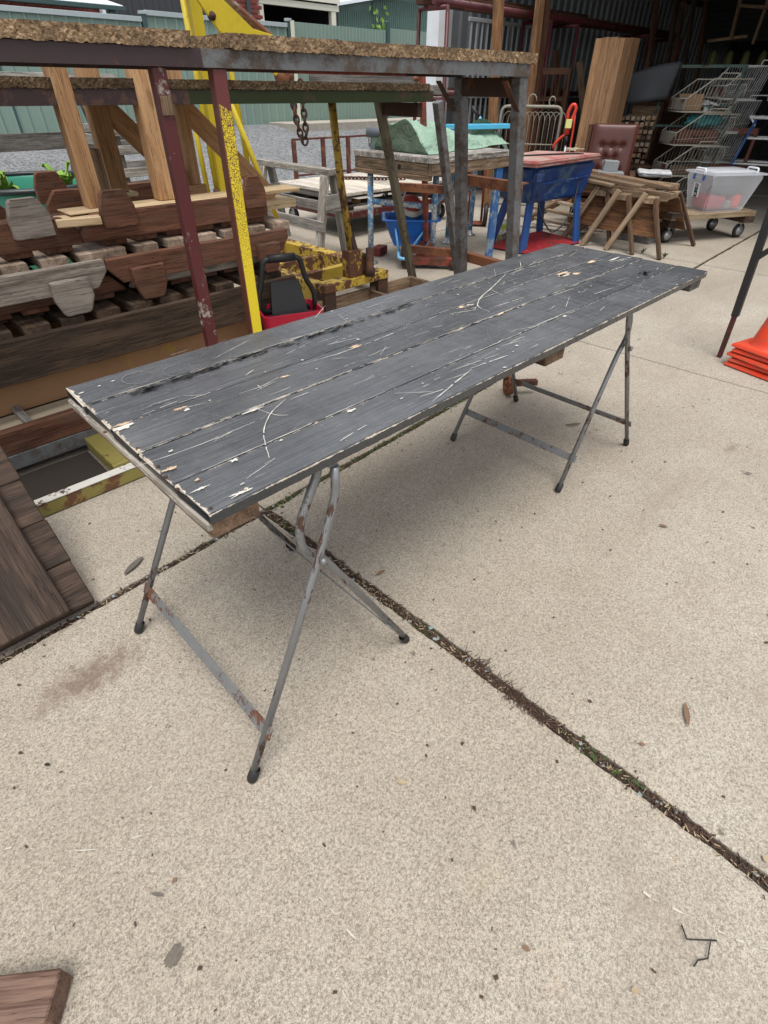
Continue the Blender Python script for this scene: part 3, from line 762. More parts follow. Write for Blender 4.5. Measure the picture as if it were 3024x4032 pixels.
SCR = [([(0.572, 0.878), (0.509, 0.847), (0.46, 0.798), (0.434, 0.752), (0.414, 0.71)], 0.004), ([(0.503, 0.884), (0.51, 0.849), (0.52, 0.826), (0.535, 0.817)], 0.003), ([(0.544, 0.667), (0.633, 0.679)], 0.0035), ([(0.515, 0.968), (0.566, 0.962), (0.637, 0.98)], 0.003), ([(0.569, 1.172), (0.712, 1.222)], 0.002), ([(0.576, 1.038), (0.606, 1.051)], 0.004), ([(0.22, 0.849), (0.348, 0.835), (0.495, 0.841)], 0.002), ([(0.78, 0.973), (0.819, 0.954)], 0.002), ([(0.567, 0.976), (0.562, 0.952)], 0.003), ([(0.707, 0.998), (0.867, 0.984), (1.055, 0.998)], 0.003), ([(0.3, 0.653), (0.334, 0.657)], 0.003), ([(0.347, 0.683), (0.411, 0.699)], 0.002), ([(0.981, 0.99), (1.075, 1.001)], 0.0025), ([(0.508, 1.267), (0.555, 1.269)], 0.002), ([(0.933, 1.232), (1.029, 1.3)], 0.0025), ([(1.006, 1.214), (0.988, 1.155)], 0.002), ([(1.73, 1.13), (1.562, 1.065), (1.432, 1.021), (1.362, 0.977), (1.352, 0.921)], 0.006), ([(1.362, 0.977), (1.332, 0.966)], 0.004), ([(1.402, 0.939), (1.546, 0.929)], 0.004), ([(0.985, 0.704), (1.116, 0.689)], 0.0045), ([(0.789, 0.653), (0.982, 0.699)], 0.005), ([(2.173, 0.954), (2.359, 0.926)], 0.006), ([(2.188, 0.94), (2.287, 0.922)], 0.004), ([(1.926, 1.202), (1.853, 1.148)], 0.004), ([(1.99, 1.165), (1.888, 1.135)], 0.003), ([(1.153, 0.737), (1.241, 0.722)], 0.003), ([(1.25, 0.993), (1.343, 0.956)], 0.004), ([(1.322, 0.762), (1.57, 0.756)], 0.003), ([(1.554, 0.784), (1.663, 0.834)], 0.003), ([(1.894, 0.725), (1.895, 0.663)], 0.003), ([(1.634, 0.876), (1.754, 0.871)], 0.003), ([(1.722, 0.794), (1.866, 0.783)], 0.003), ([(0.944, 0.727), (1.105, 0.709)], 0.003), ([(1.538, 1.056), (1.513, 0.988)], 0.0025), ([(0.27, 1.147), (0.36, 1.1445), (0.45, 1.146)], 0.0024), ([(0.5, 1.147), (0.8, 1.1445), (1.1, 1.146)], 0.0024), ([(1.3, 1.147), (1.7999999999999998, 1.1445), (2.3, 1.146)], 0.0024), ([(0.26, 0.894), (0.5800000000000001, 0.8915), (0.9, 0.893)], 0.0024), ([(1.0, 0.894), (1.3, 0.8915), (1.6, 0.893)], 0.0024), ([(1.75, 0.894), (1.975, 0.8915), (2.2, 0.893)], 0.0024), ([(1.2, 1.018), (1.7000000000000002, 1.0155), (2.2, 1.017)], 0.0024), ([(0.4, 1.018), (0.45, 1.0155), (0.5, 1.017)], 0.0024), ([(0.27, 0.758), (0.51, 0.7555), (0.75, 0.757)], 0.0024), ([(0.9, 0.758), (1.2, 0.7555), (1.5, 0.757)], 0.0024)]
CHIPS = [(0.389, 0.992, 0.018, 0.007, 0), (0.397, 0.979, 0.008, 0.005, 1), (0.639, 0.97, 0.013, 0.006, 0), (0.877, 0.995, 0.02, 0.008, 0), (0.638, 0.742, 0.012, 0.005, 1), (0.365, 0.748, 0.009, 0.006, 1), (0.256, 0.998, 0.018, 0.01, 1), (0.244, 1.01, 0.02, 0.006, 0), (0.268, 1.205, 0.008, 0.004, 1), (0.311, 1.213, 0.004, 0.003, 1), (0.343, 1.217, 0.006, 0.0025, 1), (0.317, 0.656, 0.022, 0.006, 1), (0.331, 0.658, 0.006, 0.003, 0), (0.287, 0.738, 0.005, 0.004, 0), (0.25, 0.802, 0.014, 0.006, 0), (0.24, 0.711, 0.02, 0.004, 1), (0.491, 0.882, 0.03, 0.004, 1), (1.334, 1.003, 0.025, 0.01, 0), (1.351, 1.001, 0.02, 0.008, 1), (1.884, 0.987, 0.045, 0.016, 0), (1.88, 0.98, 0.03, 0.012, 1), (1.927, 0.958, 0.02, 0.012, 0), (2.12, 1.003, 0.03, 0.011, 0), (1.362, 0.887, 0.03, 0.006, 0), (1.482, 0.745, 0.012, 0.006, 1), (1.186, 0.71, 0.006, 0.004, 1), (1.049, 0.651, 0.006, 0.003, 1), (2.23, 0.966, 0.05, 0.006, 1)]
RINGS = [(0.478, 1.172, 0.034), (0.391, 1.197, 0.034)]
NAILS = [(0.259, 0.907), (0.259, 0.825), (0.253, 0.786), (0.251, 0.739), (0.287, 0.738), (0.264, 0.655), (0.331, 0.658), (0.24, 1.008)]
table()
trestle((.455, .92, 0), 0, 'grey metal folding trestle with rusty crossbar under the near end of the table')
trestle((1.995, 1.003, 0), math.pi, 'grey metal folding trestle under the far end of the table')

# ------------------------------------------------------------------ steel benches with chipboard tops
def rough_board(name, x0, x1, y0, y1, z0, z1, par, seed, mat='chipboard'):
    """crumbling chipboard: edges broken up"""
    rr = random.Random(seed); nx = max(4, int((x1 - x0) / .008)); nz = 4; ny = 8
    bm = bmesh.new(); bmesh.ops.create_grid(bm, x_segments=1, y_segments=1, size=.5); bm.clear()
    L, D, H = x1 - x0, y1 - y0, z1 - z0
    rows = []
    prof = [(0, 0)] + [(0, k / nz) for k in range(1, nz)] + [(0, 1)] + [(k / ny, 1) for k in range(1, ny)] + [(1, 1), (1, .5), (1, 0)] + [(.6, 0), (.3, 0)]
    for i in range(nx + 1):
        row = []
        sag = .0006 * math.sin(i * .11 + seed)
        for j, (py, pz) in enumerate(prof):
            a = .0013 if py == 0 else .0006
            zj = rr.uniform(-.0035, .0012) if (pz == 0 and py == 0) else rr.uniform(-.0008, .0008)
            row.append(bm.verts.new((i / nx * L + rr.uniform(-.002, .002), py * D + rr.uniform(-a, a * .6), pz * H + zj + sag)))
        rows.append(row)
    m = len(prof)
    for a, b in zip(rows, rows[1:]):
        for k in range(m): bm.faces.new((a[k], b[k], b[(k + 1) % m], a[(k + 1) % m]))
    bm.faces.new(rows[0]); bm.faces.new(rows[-1][::-1])
    bmesh.ops.recalc_face_normals(bm, faces=bm.faces[:])
    return link(name, mesh(bm), mat, par, Mx.Translation((x0, y0, z0)))

def benches():
    t = thing('steel_bench', 'tall steel bench with crumbling chipboard top, maroon and yellow legs behind the table', 'bench', (2.46, 1.63, 0), R(-6.0), local=True)
    # own frame: x runs along the front rail (0 at the right end), y towards the back
    yf, yb, zt = 0.0, .40, 1.356
    angle_iron('front_rail', (-3.6, yf, zt), (-1.45, yf, zt), .042, .005, 'steel_purple', t)
    angle_iron('front_rail', (-1.45, yf, zt), (.0, yf, zt), .042, .005, 'steel_grey', t)
    angle_iron('back_rail', (-3.6, yb, zt), (.0, yb, zt), .042, .005, 'steel_purple', t, side=-1)
    rough_board('chipboard_top', -3.65, -1.476, yf - .008, yb + .03, zt + .002, zt + .036, t, 1)
    rough_board('chipboard_top', -1.363, -.98, yf - .010, yb + .03, zt + .002, zt + .036, t, 2)
    rough_board('chipboard_top', -.978, .03, yf - .004, yb + .03, zt + .002, zt + .035, t, 3)
    rough_board('chipboard_strip', -1.472, -1.25, yf + .10, yb + .02, zt + .002, zt + .032, t, 4)
    def leg(x0, y, x1, mat, w=.045):
        return beam('leg', (x1, y, 0), (x0, y, zt - .042), w, w, mat, t, up=(0, 1, 0))
    leg(-1.576, yf + .03, -1.576, 'maroon_paint', .040)
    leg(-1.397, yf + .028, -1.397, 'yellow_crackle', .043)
    leg(-.025, yf + .03, .195, 'steel_grey', .05)
    leg(-.035, yb - .03, .15, 'steel_grey', .05)
    box('tape_patch', -1.593, -1.559, yf + .0035, yf + .0065, 1.205, 1.25, 'board_brown', t, along='z')
    leg(-3.55, yf + .03, -3.55, 'maroon_paint'); leg(-3.55, yb - .03, -3.55, 'maroon_paint')
    for z, x in ((.925, .04), (.545, .10)):
        angle_iron('rung', (x + .02, yb, z), (x + .02, yf, z), .045, .005, 'rust', t)
    box('end_beam', -.05, -.035, yf + .05, yb - .055, 1.245, 1.312, 'dark_rust', t, along='y')
    beam('bracket', (-.13, yf + .02, 1.30), (.0, yf + .02, 1.17), .03, .006, 'dark_rust', t, up=(.7, 0, .7))
    beam('bracket', (-.16, yb - .01, 1.30), (-.05, yb - .01, 1.19), .03, .006, 'dark_rust', t, up=(.7, 0, .7))
    box('cross_bar', -1.04, -.51, yf + .20, yf + .235, 1.31, 1.345, 'rust_red', t)
    # lower bench behind it
    t = thing('steel_bench', 'lower rusty green steel bench with thin chipboard top behind the taller bench', 'bench', (1.8, 2.9, 0))
    yf, yb, zt = 2.70, 3.10, 1.262
    angle_iron('front_rail', (-1.0, yf, zt), (1.45, yf, zt), .052, .005, 'steel_purple', t)
    angle_iron('front_rail', (1.45, yf, zt), (3.07, yf, zt), .052, .005, 'dark_green', t)
    angle_iron('back_rail', (-1.0, yb, zt), (3.07, yb, zt), .052, .005, 'dark_green', t, side=-1)
    rough_board('chipboard_top', -1.05, 3.03, yf - .004, yb, zt + .002, zt + .034, t, 9, 'chipboard_shaded')
    for y, xa, xb in ((yf + .025, 3.14, 3.55), (yb - .025, 2.97, 3.38)):
        beam('leg', (xb, y, 0), (xa, y, zt - .05), .05, .05, 'olive_leg' if y > 3 else 'steel_grey', t, up=(0, 1, 0))
    for z, xo in ((.745, 0), (.315, .14)):
        angle_iron('rung', (3.16 + xo, yb - .02, z), (3.33 + xo, yf + .02, z), .05, .005, 'rust', t)
    box('end_beam', 2.98, 3.02, yf + .04, yb - .05, 1.135, 1.205, 'dark_rust', t, along='y')
    box('leg', -.98, -.93, yf + .01, yf + .06, 0, zt - .05, 'steel_purple', t, along='z')
    box('leg', -.98, -.93, yb - .06, yb - .01, 0, zt - .05, 'steel_purple', t, along='z')
paint('olive_leg', (.135, .115, .075), (.08, .055, .038), .45, 10, .55, dirt=.3)
benches()

# ------------------------------------------------------------------ low steel bed with timbers, and the stacked slatted trays on it
def bed():
    t = thing('steel_bed', 'low rusty steel bed with white topped rail and timber bearers left of the table', 'trolley bed', (.3, 2.3, 0))
    box('front_rail', -.6, .80, 1.985, 2.02, .0, .055, 'olive_rust', t)
    box('rail_top', -.6, .80, 1.983, 2.024, .056, .062, 'rail_white', t)
    box('shade_sheet', -.6, .46, 2.03, 2.33, .004, .010, 'soil', t)  # dark soil-coloured sheet added to stand for the shade between rail and channel
    box('cross_member', .465, .535, 2.026, 2.33, .02, .075, 'olive_rust', t, along='y')
    box('channel', -.6, 1.3, 2.335, 2.36, .035, .10, 'steel_grey', t)
    box('channel', -.6, 1.3, 2.62, 2.66, .035, .14, 'steel_purple', t)
    box('bearer', -.6, 1.3, 2.335, 2.375, .102, .20, 'hardwood', t, cuts=8, jit=.001)
    box('floor', -.6, 1.3, 2.378, 2.598, .135, .15, 'floor_ply', t)
    box('batten', .295, .325, 2.38, 2.595, .152, .185, 'weathered', t, along='y')
    box('bearer', -.6, 1.80, 2.60, 2.66, .152, .298, 'yellow_stain', t, cuts=8, jit=.001)
    box('bearer', -.6, 1.80, 3.34, 3.40, .0, .298, 'hardwood_orange', t)
    return t
bed()
TRAYS = []
def tray(name_label, x0, x1, zf, flip, y0=2.58, y1=3.40, mat='hardwood', smat='slat_pale', tabmat='hardwood', tabs=(), h=.105, slat0=.05, gap=.147, bx=(0, 0), sw=.10):
    s = 1 if flip else -1       # direction away from the slatted face
    t = thing('slatted_tray', name_label, 'wooden tray', ((x0 + x1) / 2, (y0 + y1) / 2, min(zf, zf + s * .14)), group='stacked slatted trays')
    rr = random.Random(int(abs(x0 * 1000) + zf * 977))
    za, zb = zf + s * .028, zf + s * (.028 + h)
    for k, y in enumerate((y0, y1)):
        c = .055; xa_, xb_ = (x0, x1) if k == 0 else (x0 + bx[0], x1 + bx[1]); L = xb_ - xa_
        lo, hi = (za, zb) if s > 0 else (zb, za)
        if s < 0: poly = [(0, hi), (L, hi), (L, lo + c * 1.1), (L - c, lo), (c, lo), (0, lo + c * 1.1)]
        else: poly = [(0, lo), (L, lo), (L, hi - c * 1.1), (L - c, hi), (c, hi), (0, hi - c * 1.1)]
        plate('rail', poly, (xa_, y, 0), (1, 0, 0), (0, 0, 1), -.032, mat, t, .004, .0016, int(zf * 1000) + k)
    x = x0 + slat0
    while x < x1 - .06:
        w = sw + rr.uniform(-.008, .008); j = rr.uniform(-.006, .006)
        box('slat', x, x + w, y0 - .001 + j * .3, y1 + .03 + j, min(zf, zf + s * .036), max(zf, zf + s * .036), smat, t, along='y', cuts=3, jit=.0018, seed=int(x * 1000))
        x += gap
    for tx, w, m in tabs:
        za_, zb_ = zf + s * .075, zf + s * .213
        pts = [(0, za_), (w, za_), (w, za_ + s * .075), (w - .022, zb_ - s * .012), (w - .035, zb_), (.03, zb_), (.018, zb_ - s * .012), (0, za_ + s * .075)]
        plate('tab', pts, (tx, y0 - .0315, 0), (1, 0, 0), (0, 0, 1), -.029, m or tabmat, t, .004, .0022, int(tx * 999))
        plate('tab', pts, (tx, y1 + .0325, 0), (1, 0, 0), (0, 0, 1), -.030, tabmat, t, .004)
        for dx in (.03, w - .03):
            lathe('nail', [(0, 0), (.006, .0), (.006, -.003)], (tx + dx, y0 - .0315, za_ + s * .025), 'dark_rust', t, 8, axis=(0, -1, 0))
    return t
def stacks():
    tray('dark wooden tray with thick slats, the bottom one resting on the steel bed', -.55, 1.80, .502, False, mat='hardwood_dark', smat='hardwood_dark', h=.17, slat0=.118, y0=2.545)
    tray('red brown upturned tray with plain end squeezed in the left stack', -.45, .93, .512, True, y0=2.665, smat='hardwood', h=.07, slat0=.06)
    tray('grey edged upturned tray squeezed in the right stack', .955, 1.72, .512, True, y0=2.665, mat='grey_tab', smat='hardwood', h=.07, slat0=.06)
    tray('weathered grey tray with grey tab hanging down in the left stack', -.30, .845, .722, False, mat='grey_tab', tabs=((.60, .155, 'grey_tab'), (-.1, .155, None)), slat0=.03, y0=2.59)
    tray('red brown tray with brown tabs hanging down in the right stack', .85, 1.805, .722, False, tabs=((.94, .15, 'hardwood'), (1.60, .13, 'hardwood')), slat0=.01, y0=2.59)
    tray('upturned brown tray with tall grey tab on top of the left stack', -.30, .805, .724, True, tabs=((.558, .15, 'grey_tab'), (-.1, .15, None)), smat='hardwood', slat0=.08, y0=2.655, bx=(0, -.07))
    tray('upturned brown tray with brown tabs on top of the right stack', .808, 1.74, .724, True, tabs=((.903, .148, 'hardwood'), (1.60, .12, 'hardwood')), smat='hardwood', slat0=.09, y0=2.655, bx=(.11, 0))
stacks()
def ramp():
    t = thing('timber_deck', 'heavy dark brown timber deck leaning at the left edge of the photo', 'timber deck', (-.1, 1.45, 0))
    # leans back: foot at y 1.42, head at y 1.90
    d = V((0, .47, .36)).normalized(); n = V((0, -.36, .47)).normalized(); L = .60
    w = L / 4
    for k in range(4):
        a = V((0, 1.425, .0)) + d * (w * k + w / 2) + n * .022
        beam('cross_board', (-.75, a.y, a.z), (.136 + .003 * (k % 2), a.y, a.z), w - .002, .042, 'sleeper', t, up=n)
    for x in (-.03, -.245, -.45):
        a = V((x, 1.425, 0)) + n * .062; b = a + d * (L + .01)
        beam('long_board', a, b, .19, .038, 'sleeper', t, up=n)
ramp()
def offcut():
    t = thing('timber_offcut', 'short brown timber offcut lying in the bottom left corner', 'offcut', (-.31, .57, 0))
    beam('block', (-.268, .520, .031), (-.40, .627, .031), .070, .062, 'offcut_top', t)
offcut()

# ------------------------------------------------------------------ pine frames standing on the trays
def pine():
    for i, (xa, xb, xe, lab) in enumerate(((.895, 1.145, .74, 'left orange pine frame with two uprights standing on the trays'), (1.213, 1.572, 1.12, 'right orange pine frame with long diagonal brace standing on the trays'))):
        t = thing('pine_trestle', lab, 'timber frame', (xa, 2.8, .84), group='pine frames')
        w = (.068, .088)[i]
        zb = .862
        box('upright', xa, xa + w, 2.69, 2.76, zb + .0, 1.375, 'pine', t, along='z')
        box('upright', xb, xb + (.085, .055)[i], 3.06, 3.13, zb - .0, 1.40, 'pine', t, along='z')
        if i == 0:
            beam('brace', (1.20, 3.10, 1.225), (1.62, 3.10, .80), .045, .085, 'pine', t, up=(.7, 0, .7))
            box('sole_plate', .79, .98, 2.63, 2.78, .853 + .004, zb - .002 + .003, 'pine_pale', t)
            box('short_upright', 1.02, 1.095, 2.94, 3.01, .84, 1.05, 'board_brown', t, along='z')
            box('back_sole', 1.05, 1.26, 3.03, 3.16, .842, .861, 'pine_pale', t)
        else:
            beam('brace', (1.60, 3.12, 1.22), (2.11, 3.12, .745), .045, .085, 'pine', t, up=(.7, 0, .7))
            box('sole_plate', 1.05, 1.96, 2.63, 2.78, .844, .8605, 'pine_pale', t)
            box('back_sole', 1.30, 2.22, 3.03, 3.2, .70, .745, 'pine_pale', t)
            box('back_packer', 1.45, 1.65, 3.05, 3.15, .747, .8615, 'pine', t)
    t = thing('pine_block', 'pale pine block end lying across the left tray gap', 'timber block', (.8, 2.7, .84))
    beam('block', (.735, 2.66, .836), (.90, 2.62, .836), .10, .03, 'pine_pale', t)
pine()

# ------------------------------------------------------------------ green round planter with lettuces behind the stack
def planter():
    cx, cy = 1.30, 5.0
    t = thing('planter_tub', 'round green plastic planter tub with dark rim behind the trays', 'planter', (cx, cy, .05))
    lathe('tub', [(0, 0), (.44, 0), (.46, .02), (.50, .45), (.505, .46), (.515, .48), (.505, .50), (.52, .56), (.51, .585), (.50, .585), (.49, .56), (.485, .50), (.48, .48)], (cx, cy, .14), 'tub_green', t, 40)
    lathe('rim', [(.52, .0), (.545, .0), (.55, .012), (.545, .028), (.50, .03), (.49, .015), (.50, .0)], (cx, cy, .712), 'tub_dark', t, 40)
    lathe('soil', [(0, .0), (.3, .008), (.49, .0)], (cx, cy, .63), 'soil', t, 24)
    box('plinth', cx - .4, cx + .4, cy - .4, cy + .4, .0, .138, 'weathered_dark', t)
    rr = random.Random(5)
    def lettuce(x, y, n, size, label):
        t = thing('lettuce', label, 'lettuce', (x, y, .63), group='lettuces in the tub')
        for k in range(n):
            a = 2.4 * k + rr.uniform(-.4, .4); L = size * rr.uniform(.75, 1.15); lean = .35 + .5 * (k / n)
            vs, fs = [], []
            for i in range(7):
                u = i / 6; wd = size * .30 * math.sin(math.pi * (.12 + .83 * u)) * (1.1 if u > .3 else .55)
                r = L * math.sin(lean * (.6 + .6 * u)) * u; z = L * math.cos(lean * (.6 + .6 * u)) * u
                for j in (-1, -.5, 0, .5, 1):
                    ruff = (abs(j) ** 2) * .035 * size * 4 * math.sin(i * 2.1 + j * 3 + k) * u
                    px = r - abs(j) * wd * .15; py = j * wd
                    vs.append((x + px * math.cos(a) - py * math.sin(a), y + px * math.sin(a) + py * math.cos(a), .63 + z + ruff + abs(j) * wd * .35))
            for i in range(6):
                for j in range(4): o = i * 5 + j; fs.append((o, o + 1, o + 6, o + 5))
            o = pydata('leaf', vs, fs, 'lettuce', t, smooth=True)
            tube('rib', [V(vs[2]), V(vs[2 + 15]) + V((0, 0, .002)), V(vs[2 + 25])], [.006, .004, .001], 'leaf_rib', o, 5)
    lettuce(1.02, 4.72, 10, .20, 'pale centred lettuce nearest the left edge of the tub')
    lettuce(1.32, 4.70, 8, .12, 'low ruffled lettuce in the middle of the tub')
    lettuce(1.50, 4.92, 8, .20, 'tall lettuce behind the rusty bolt')
    lettuce(.80, 4.80, 9, .22, 'lettuce cut by the left edge of the photo')
    # rusty spindle with washers
    t = thing('rusty_spindle', 'rusty upright bolt with stacked washers standing behind the trays', 'bolt', (1.27, 3.60, 0))
    tube('rod', [(1.27, 3.60, 0), (1.27, 3.60, .99)], .020, 'rust', t, 14)
    for z, r, h in ((.905, .052, .014), (.925, .045, .012), (.893, .058, .01)):
        lathe('washer', [(.02, 0), (r, 0), (r, h), (.02, h)], (1.27, 3.60, z), 'dark_rust', t, 20)
planter()
def picnic():
    t = thing('picnic_table', 'weathered grey timber picnic table on the gravel behind the planter', 'picnic table', (1.6, 7.5, .1))
    y = 7.0
    for k, (yy, z) in enumerate(((7.0, .84), (8.55, .90))[:1]):
        for q in range(1 if k else 2):
            box('seat_plank', -1.2, 3.1, yy + q * .16, yy + .15 + q * .16, z - .0, z + .05, 'weathered_dark', t)
    box('seat_fascia', -1.2, 3.2, 6.955, 6.998, .765, .905, 'weathered_dark', t)
    for q in range(5): box('top_plank', -1.0, 3.15, 7.42 + q * .15, 7.56 + q * .15, 1.335, 1.375, 'weathered_white' if q % 2 else 'weathered', t)
    for x in (-.6, 1.42, 2.78):
        beam('leg', (x, 6.93, .05), (x, 7.62, 1.33), .05, .12, 'weathered_dark', t, up=(1, 0, 0))
        beam('leg', (x, 8.6, .08), (x, 7.92, 1.33), .05, .12, 'weathered_dark', t, up=(1, 0, 0))
        box('cross_bearer', x - .03, x + .03, 6.98, 8.7, .67, .76, 'weathered_dark', t, along='y')
    beam('diagonal', (2.85, 7.4, .92), (2.62, 7.4, 1.33), .05, .1, 'weathered_white', t)
    t = thing('slatted_crate', 'grey slatted timber crate standing on the gravel between the pine uprights', 'crate', (2.25, 5.2, 0))
    x0, x1 = 1.98, 2.36
    for y in (5.0, 5.55):
        for x in (x0, x1 + .10): box('post', x, x + .06, y, y + .05, 0, 1.0, 'weathered_dark', t, along='z')
        for z in (.25, .40, .55, .70, .85, .97): box('slat', x0 - .05, x1 + .2, y - .022, y - .002, z, z + .06, 'weathered', t)
    for x in (x0 - .03, x1 + .16):
        for z in (.32, .62, .9): box('side_slat', x, x + .022, 5.05, 5.5, z, z + .07, 'weathered', t, along='y')
picnic()

# ------------------------------------------------------------------ yellow workshop crane
def chain(name, pts, r, mat, par, link_len=.05):
    """links as separate rings along a polyline, joined into one part"""
    bm = bmesh.new(); acc = 0; k = 0
    P = [V(p) for p in pts]
    tot = sum((b - a).length for a, b in zip(P, P[1:])); n = int(tot / (link_len * .72))
    def at(s):
        for a, b in zip(P, P[1:]):
            l = (b - a).length
            if s <= l: return a.lerp(b, s / l), (b - a).normalized()
            s -= l
        return P[-1], (P[-1] - P[-2]).normalized()
    for i in range(n):
        c, d = at((i + .5) * tot / n); u = d.orthogonal().normalized()
        u = (u.cross(d) if i % 2 else u).normalized(); ring = []
        for q in range(12):
            a = 2 * math.pi * q / 12; ring.append(c + d * math.cos(a) * link_len * .5 + u * math.sin(a) * link_len * .33)
        tube_bm(bm, ring, r, 6, closed=True)
    o = link(name, mesh(bm), mat, par); o['kind'] = 'stuff'; return o
def crane():
    t = thing('workshop_crane', 'yellow workshop crane with mast, boom and rusty base behind the trays', 'crane', (2.7, 4.0, 0))
    # base: two channels along Y, cross members, head beam
    box('base_channel', 2.99, 3.10, 3.30, 4.46, .06, .20, 'yellow_worn', t, along='y')
    box('base_channel', 2.40, 2.48, 3.10, 4.46, .06, .19, 'yellow_worn', t, along='y')
    for y in (3.46, 3.84): box('cross_member', 2.482, 2.988, y - .03, y + .03, .06, .172, 'yellow_worn', t)
    box('rear_member', 2.482, 2.988, 4.30, 4.38, .06, .17, 'yellow_worn', t)
    box('head_beam', 2.335, 2.945, 2.94, 3.05, .17, .225, 'yellow_worn', t)
    for x in (2.335, 2.845): box('head_leg', x, x + .10, 2.945, 3.045, 0, .168, 'dark_rust', t, along='z')
    for x in (2.44, 3.04): lathe('wheel', [(0, 0), (.055, 0), (.06, .006), (.06, .034), (.055, .04), (0, .04)], (x - .02, 4.36, .06), 'rubber', t, 20, axis=(1, 0, 0))
    # lever with ram body
    box('ram_block', 2.58, 2.70, 2.96, 3.04, .226, .40, 'yellow_worn', t, along='z')
    box('ram_block', 2.70, 2.76, 2.97, 3.03, .226, .36, 'dark_rust', t, along='z')
    lathe('ram', [(.0, 0), (.036, 0), (.036, .05), (.028, .06), (.028, .18), (.0, .19)], (2.735, 2.92, .226), 'dark_rust', t, 16)
    beam('clevis', (2.66, 2.98, .36), (2.645, 3.02, .50), .05, .03, 'dark_rust', t)
    tube('lever', [(2.64, 3.005, .36), (2.60, 3.045, .80), (2.57, 3.07, 1.24)], .024, 'lever_paint', t, 12)
    # mast, braces
    box('mast', 2.485, 2.585, 4.38, 4.46, .20, 1.36, 'yellow_paint', t, along='z')
    beam('mast_upper', (2.53, 4.42, 1.30), (2.505, 4.40, 2.15), .08, .08, 'yellow_paint', t, up=(0, 1, 0))
    tube('stay', [(2.44, 4.36, .62), (2.44, 4.40, 1.9)], .019, 'yellow_paint', t, 10)
    tube('stay', [(2.80, 4.42, .62), (2.715, 4.42, 1.9)], .019, 'yellow_paint', t, 10)
    tube('brace', [(3.07, 4.40, .20), (2.66, 4.42, 1.30)], .022, 'yellow_paint', t, 10)
    tube('brace', [(2.36, 4.36, .60), (2.36, 4.40, 1.30)], .018, 'yellow_paint', t, 10)
    lathe('nut', [(0, 0), (.03, 0), (.03, .03), (0, .03)], (2.42, 4.33, .62), 'dark_rust', t, 6)
    # boom plate falling towards the hook
    yb = 3.62
    plate('boom_plate', [(1.95, 1.76), (2.075, 1.66), (2.215, 1.505), (2.33, 1.45), (2.57, 1.33), (2.60, 1.365), (2.57, 1.525), (2.43, 1.545), (2.25, 1.66), (2.1, 1.80)], (0, yb, 0), (1, 0, 0), (0, 0, 1), -.02, 'yellow_paint', t)
    beam('boom_flange', (2.235, yb + .03, 1.70), (2.57, yb + .03, 1.522), .09, .018, 'boom_red', t)
    beam('boom', (2.50, 4.41, 2.05), (2.05, yb + .04, 1.74), .07, .10, 'yellow_paint', t)
    lathe('bolt', [(0, 0), (.022, 0), (.022, .02), (.012, .022), (.012, .04), (0, .04)], (2.165, yb - .002, 1.585), 'dark_rust', t, 8, axis=(0, -1, 0))
    lathe('sheave', [(0, 0), (.045, 0), (.05, .01), (.04, .025), (.05, .04), (.045, .05), (0, .05)], (2.615, yb - .03, 1.335), 'rust', t, 20, axis=(0.3, 1, 0))
    tube('hook_pin', [(2.58, yb, 1.335), (2.70, yb, 1.325)], .02, 'rust', t, 10)
    chain('hook_chain', [(2.665, 3.60, 1.315), (2.70, 3.60, 1.10), (2.735, 3.60, .985), (2.76, 3.60, .975), (2.775, 3.60, 1.02), (2.755, 3.60, 1.31)], .0075, 'dark_rust', t, .052)
paint('lever_paint', (.42, .27, .03), (.11, .05, .025), .52, 22, .6, dirt=.3)
paint('boom_red', (.42, .36, .3), (.28, .12, .08), .5, 26, .8, dirt=.2)
crane()

# ------------------------------------------------------------------ red mop bucket with black wringer
def bucket():
    cx, cy, rz = 1.645, 2.385, R(-20)
    t = thing('mop_bucket', 'red plastic mop bucket with black wringer handle behind the table edge', 'bucket', (cx, cy, 0), rz, local=True)
    def ring(z, a, b, r=.03):
        o = []
        for k in range(4):
            sx, sy = ((1, 1), (-1, 1), (-1, -1), (1, -1))[k]
            for q in range(5):
                an = math.pi / 2 * (k + q / 4); o.append((sx * (a - r) + r * math.cos(an), sy * (b - r) + r * math.sin(an), z))
        return o
    lv = [ring(0, .12, .08), ring(.30, .150, .10), ring(.335, .157, .107), ring(.36, .164, .113), ring(.362, .154, .103), ring(.30, .143, .095), ring(.03, .11, .074)]
    vs = [p for l in lv for p in l]; n = 20; fs = [tuple(range(n))[::-1]]
    for i in range(len(lv) - 1):
        for k in range(n): fs.append((i * n + k, i * n + (k + 1) % n, (i + 1) * n + (k + 1) % n, (i + 1) * n + k))
    fs.append(tuple(range((len(lv) - 1) * n, len(lv) * n)))
    pydata('pail', vs, fs, 'red_plastic', t, smooth=False)
    tube('handle', [(-.150, .02, .20), (-.150, .02, .42), (-.125, .02, .50), (-.105, .02, .60), (.085, .02, .60), (.105, .02, .50), (.150, .02, .42), (.150, .02, .20)], .014, 'black_plastic', t, 10, rad=.03)
    tube('grip', [(-.08, .02, .602), (.06, .02, .602)], .020, 'black_plastic', t, 10)
    plate('wringer_flap', [(-.10, 0), (.10, 0), (.075, .17), (-.075, .17)], (0, -.02, .33), (1, 0, 0), (0, .35, .95), .012, 'black_plastic', t)
    plate('wringer_flap', [(-.095, 0), (.095, 0), (.07, .15), (-.07, .15)], (0, .05, .33), (1, 0, 0), (0, -.1, .95), .012, 'black_plastic', t)
    tube('roller', [(-.13, -.05, .335), (.13, -.05, .335)], .016, 'black_plastic', t, 10)
    tube('roller', [(-.13, .06, .335), (.13, .06, .335)], .016, 'black_plastic', t, 10)
bucket()
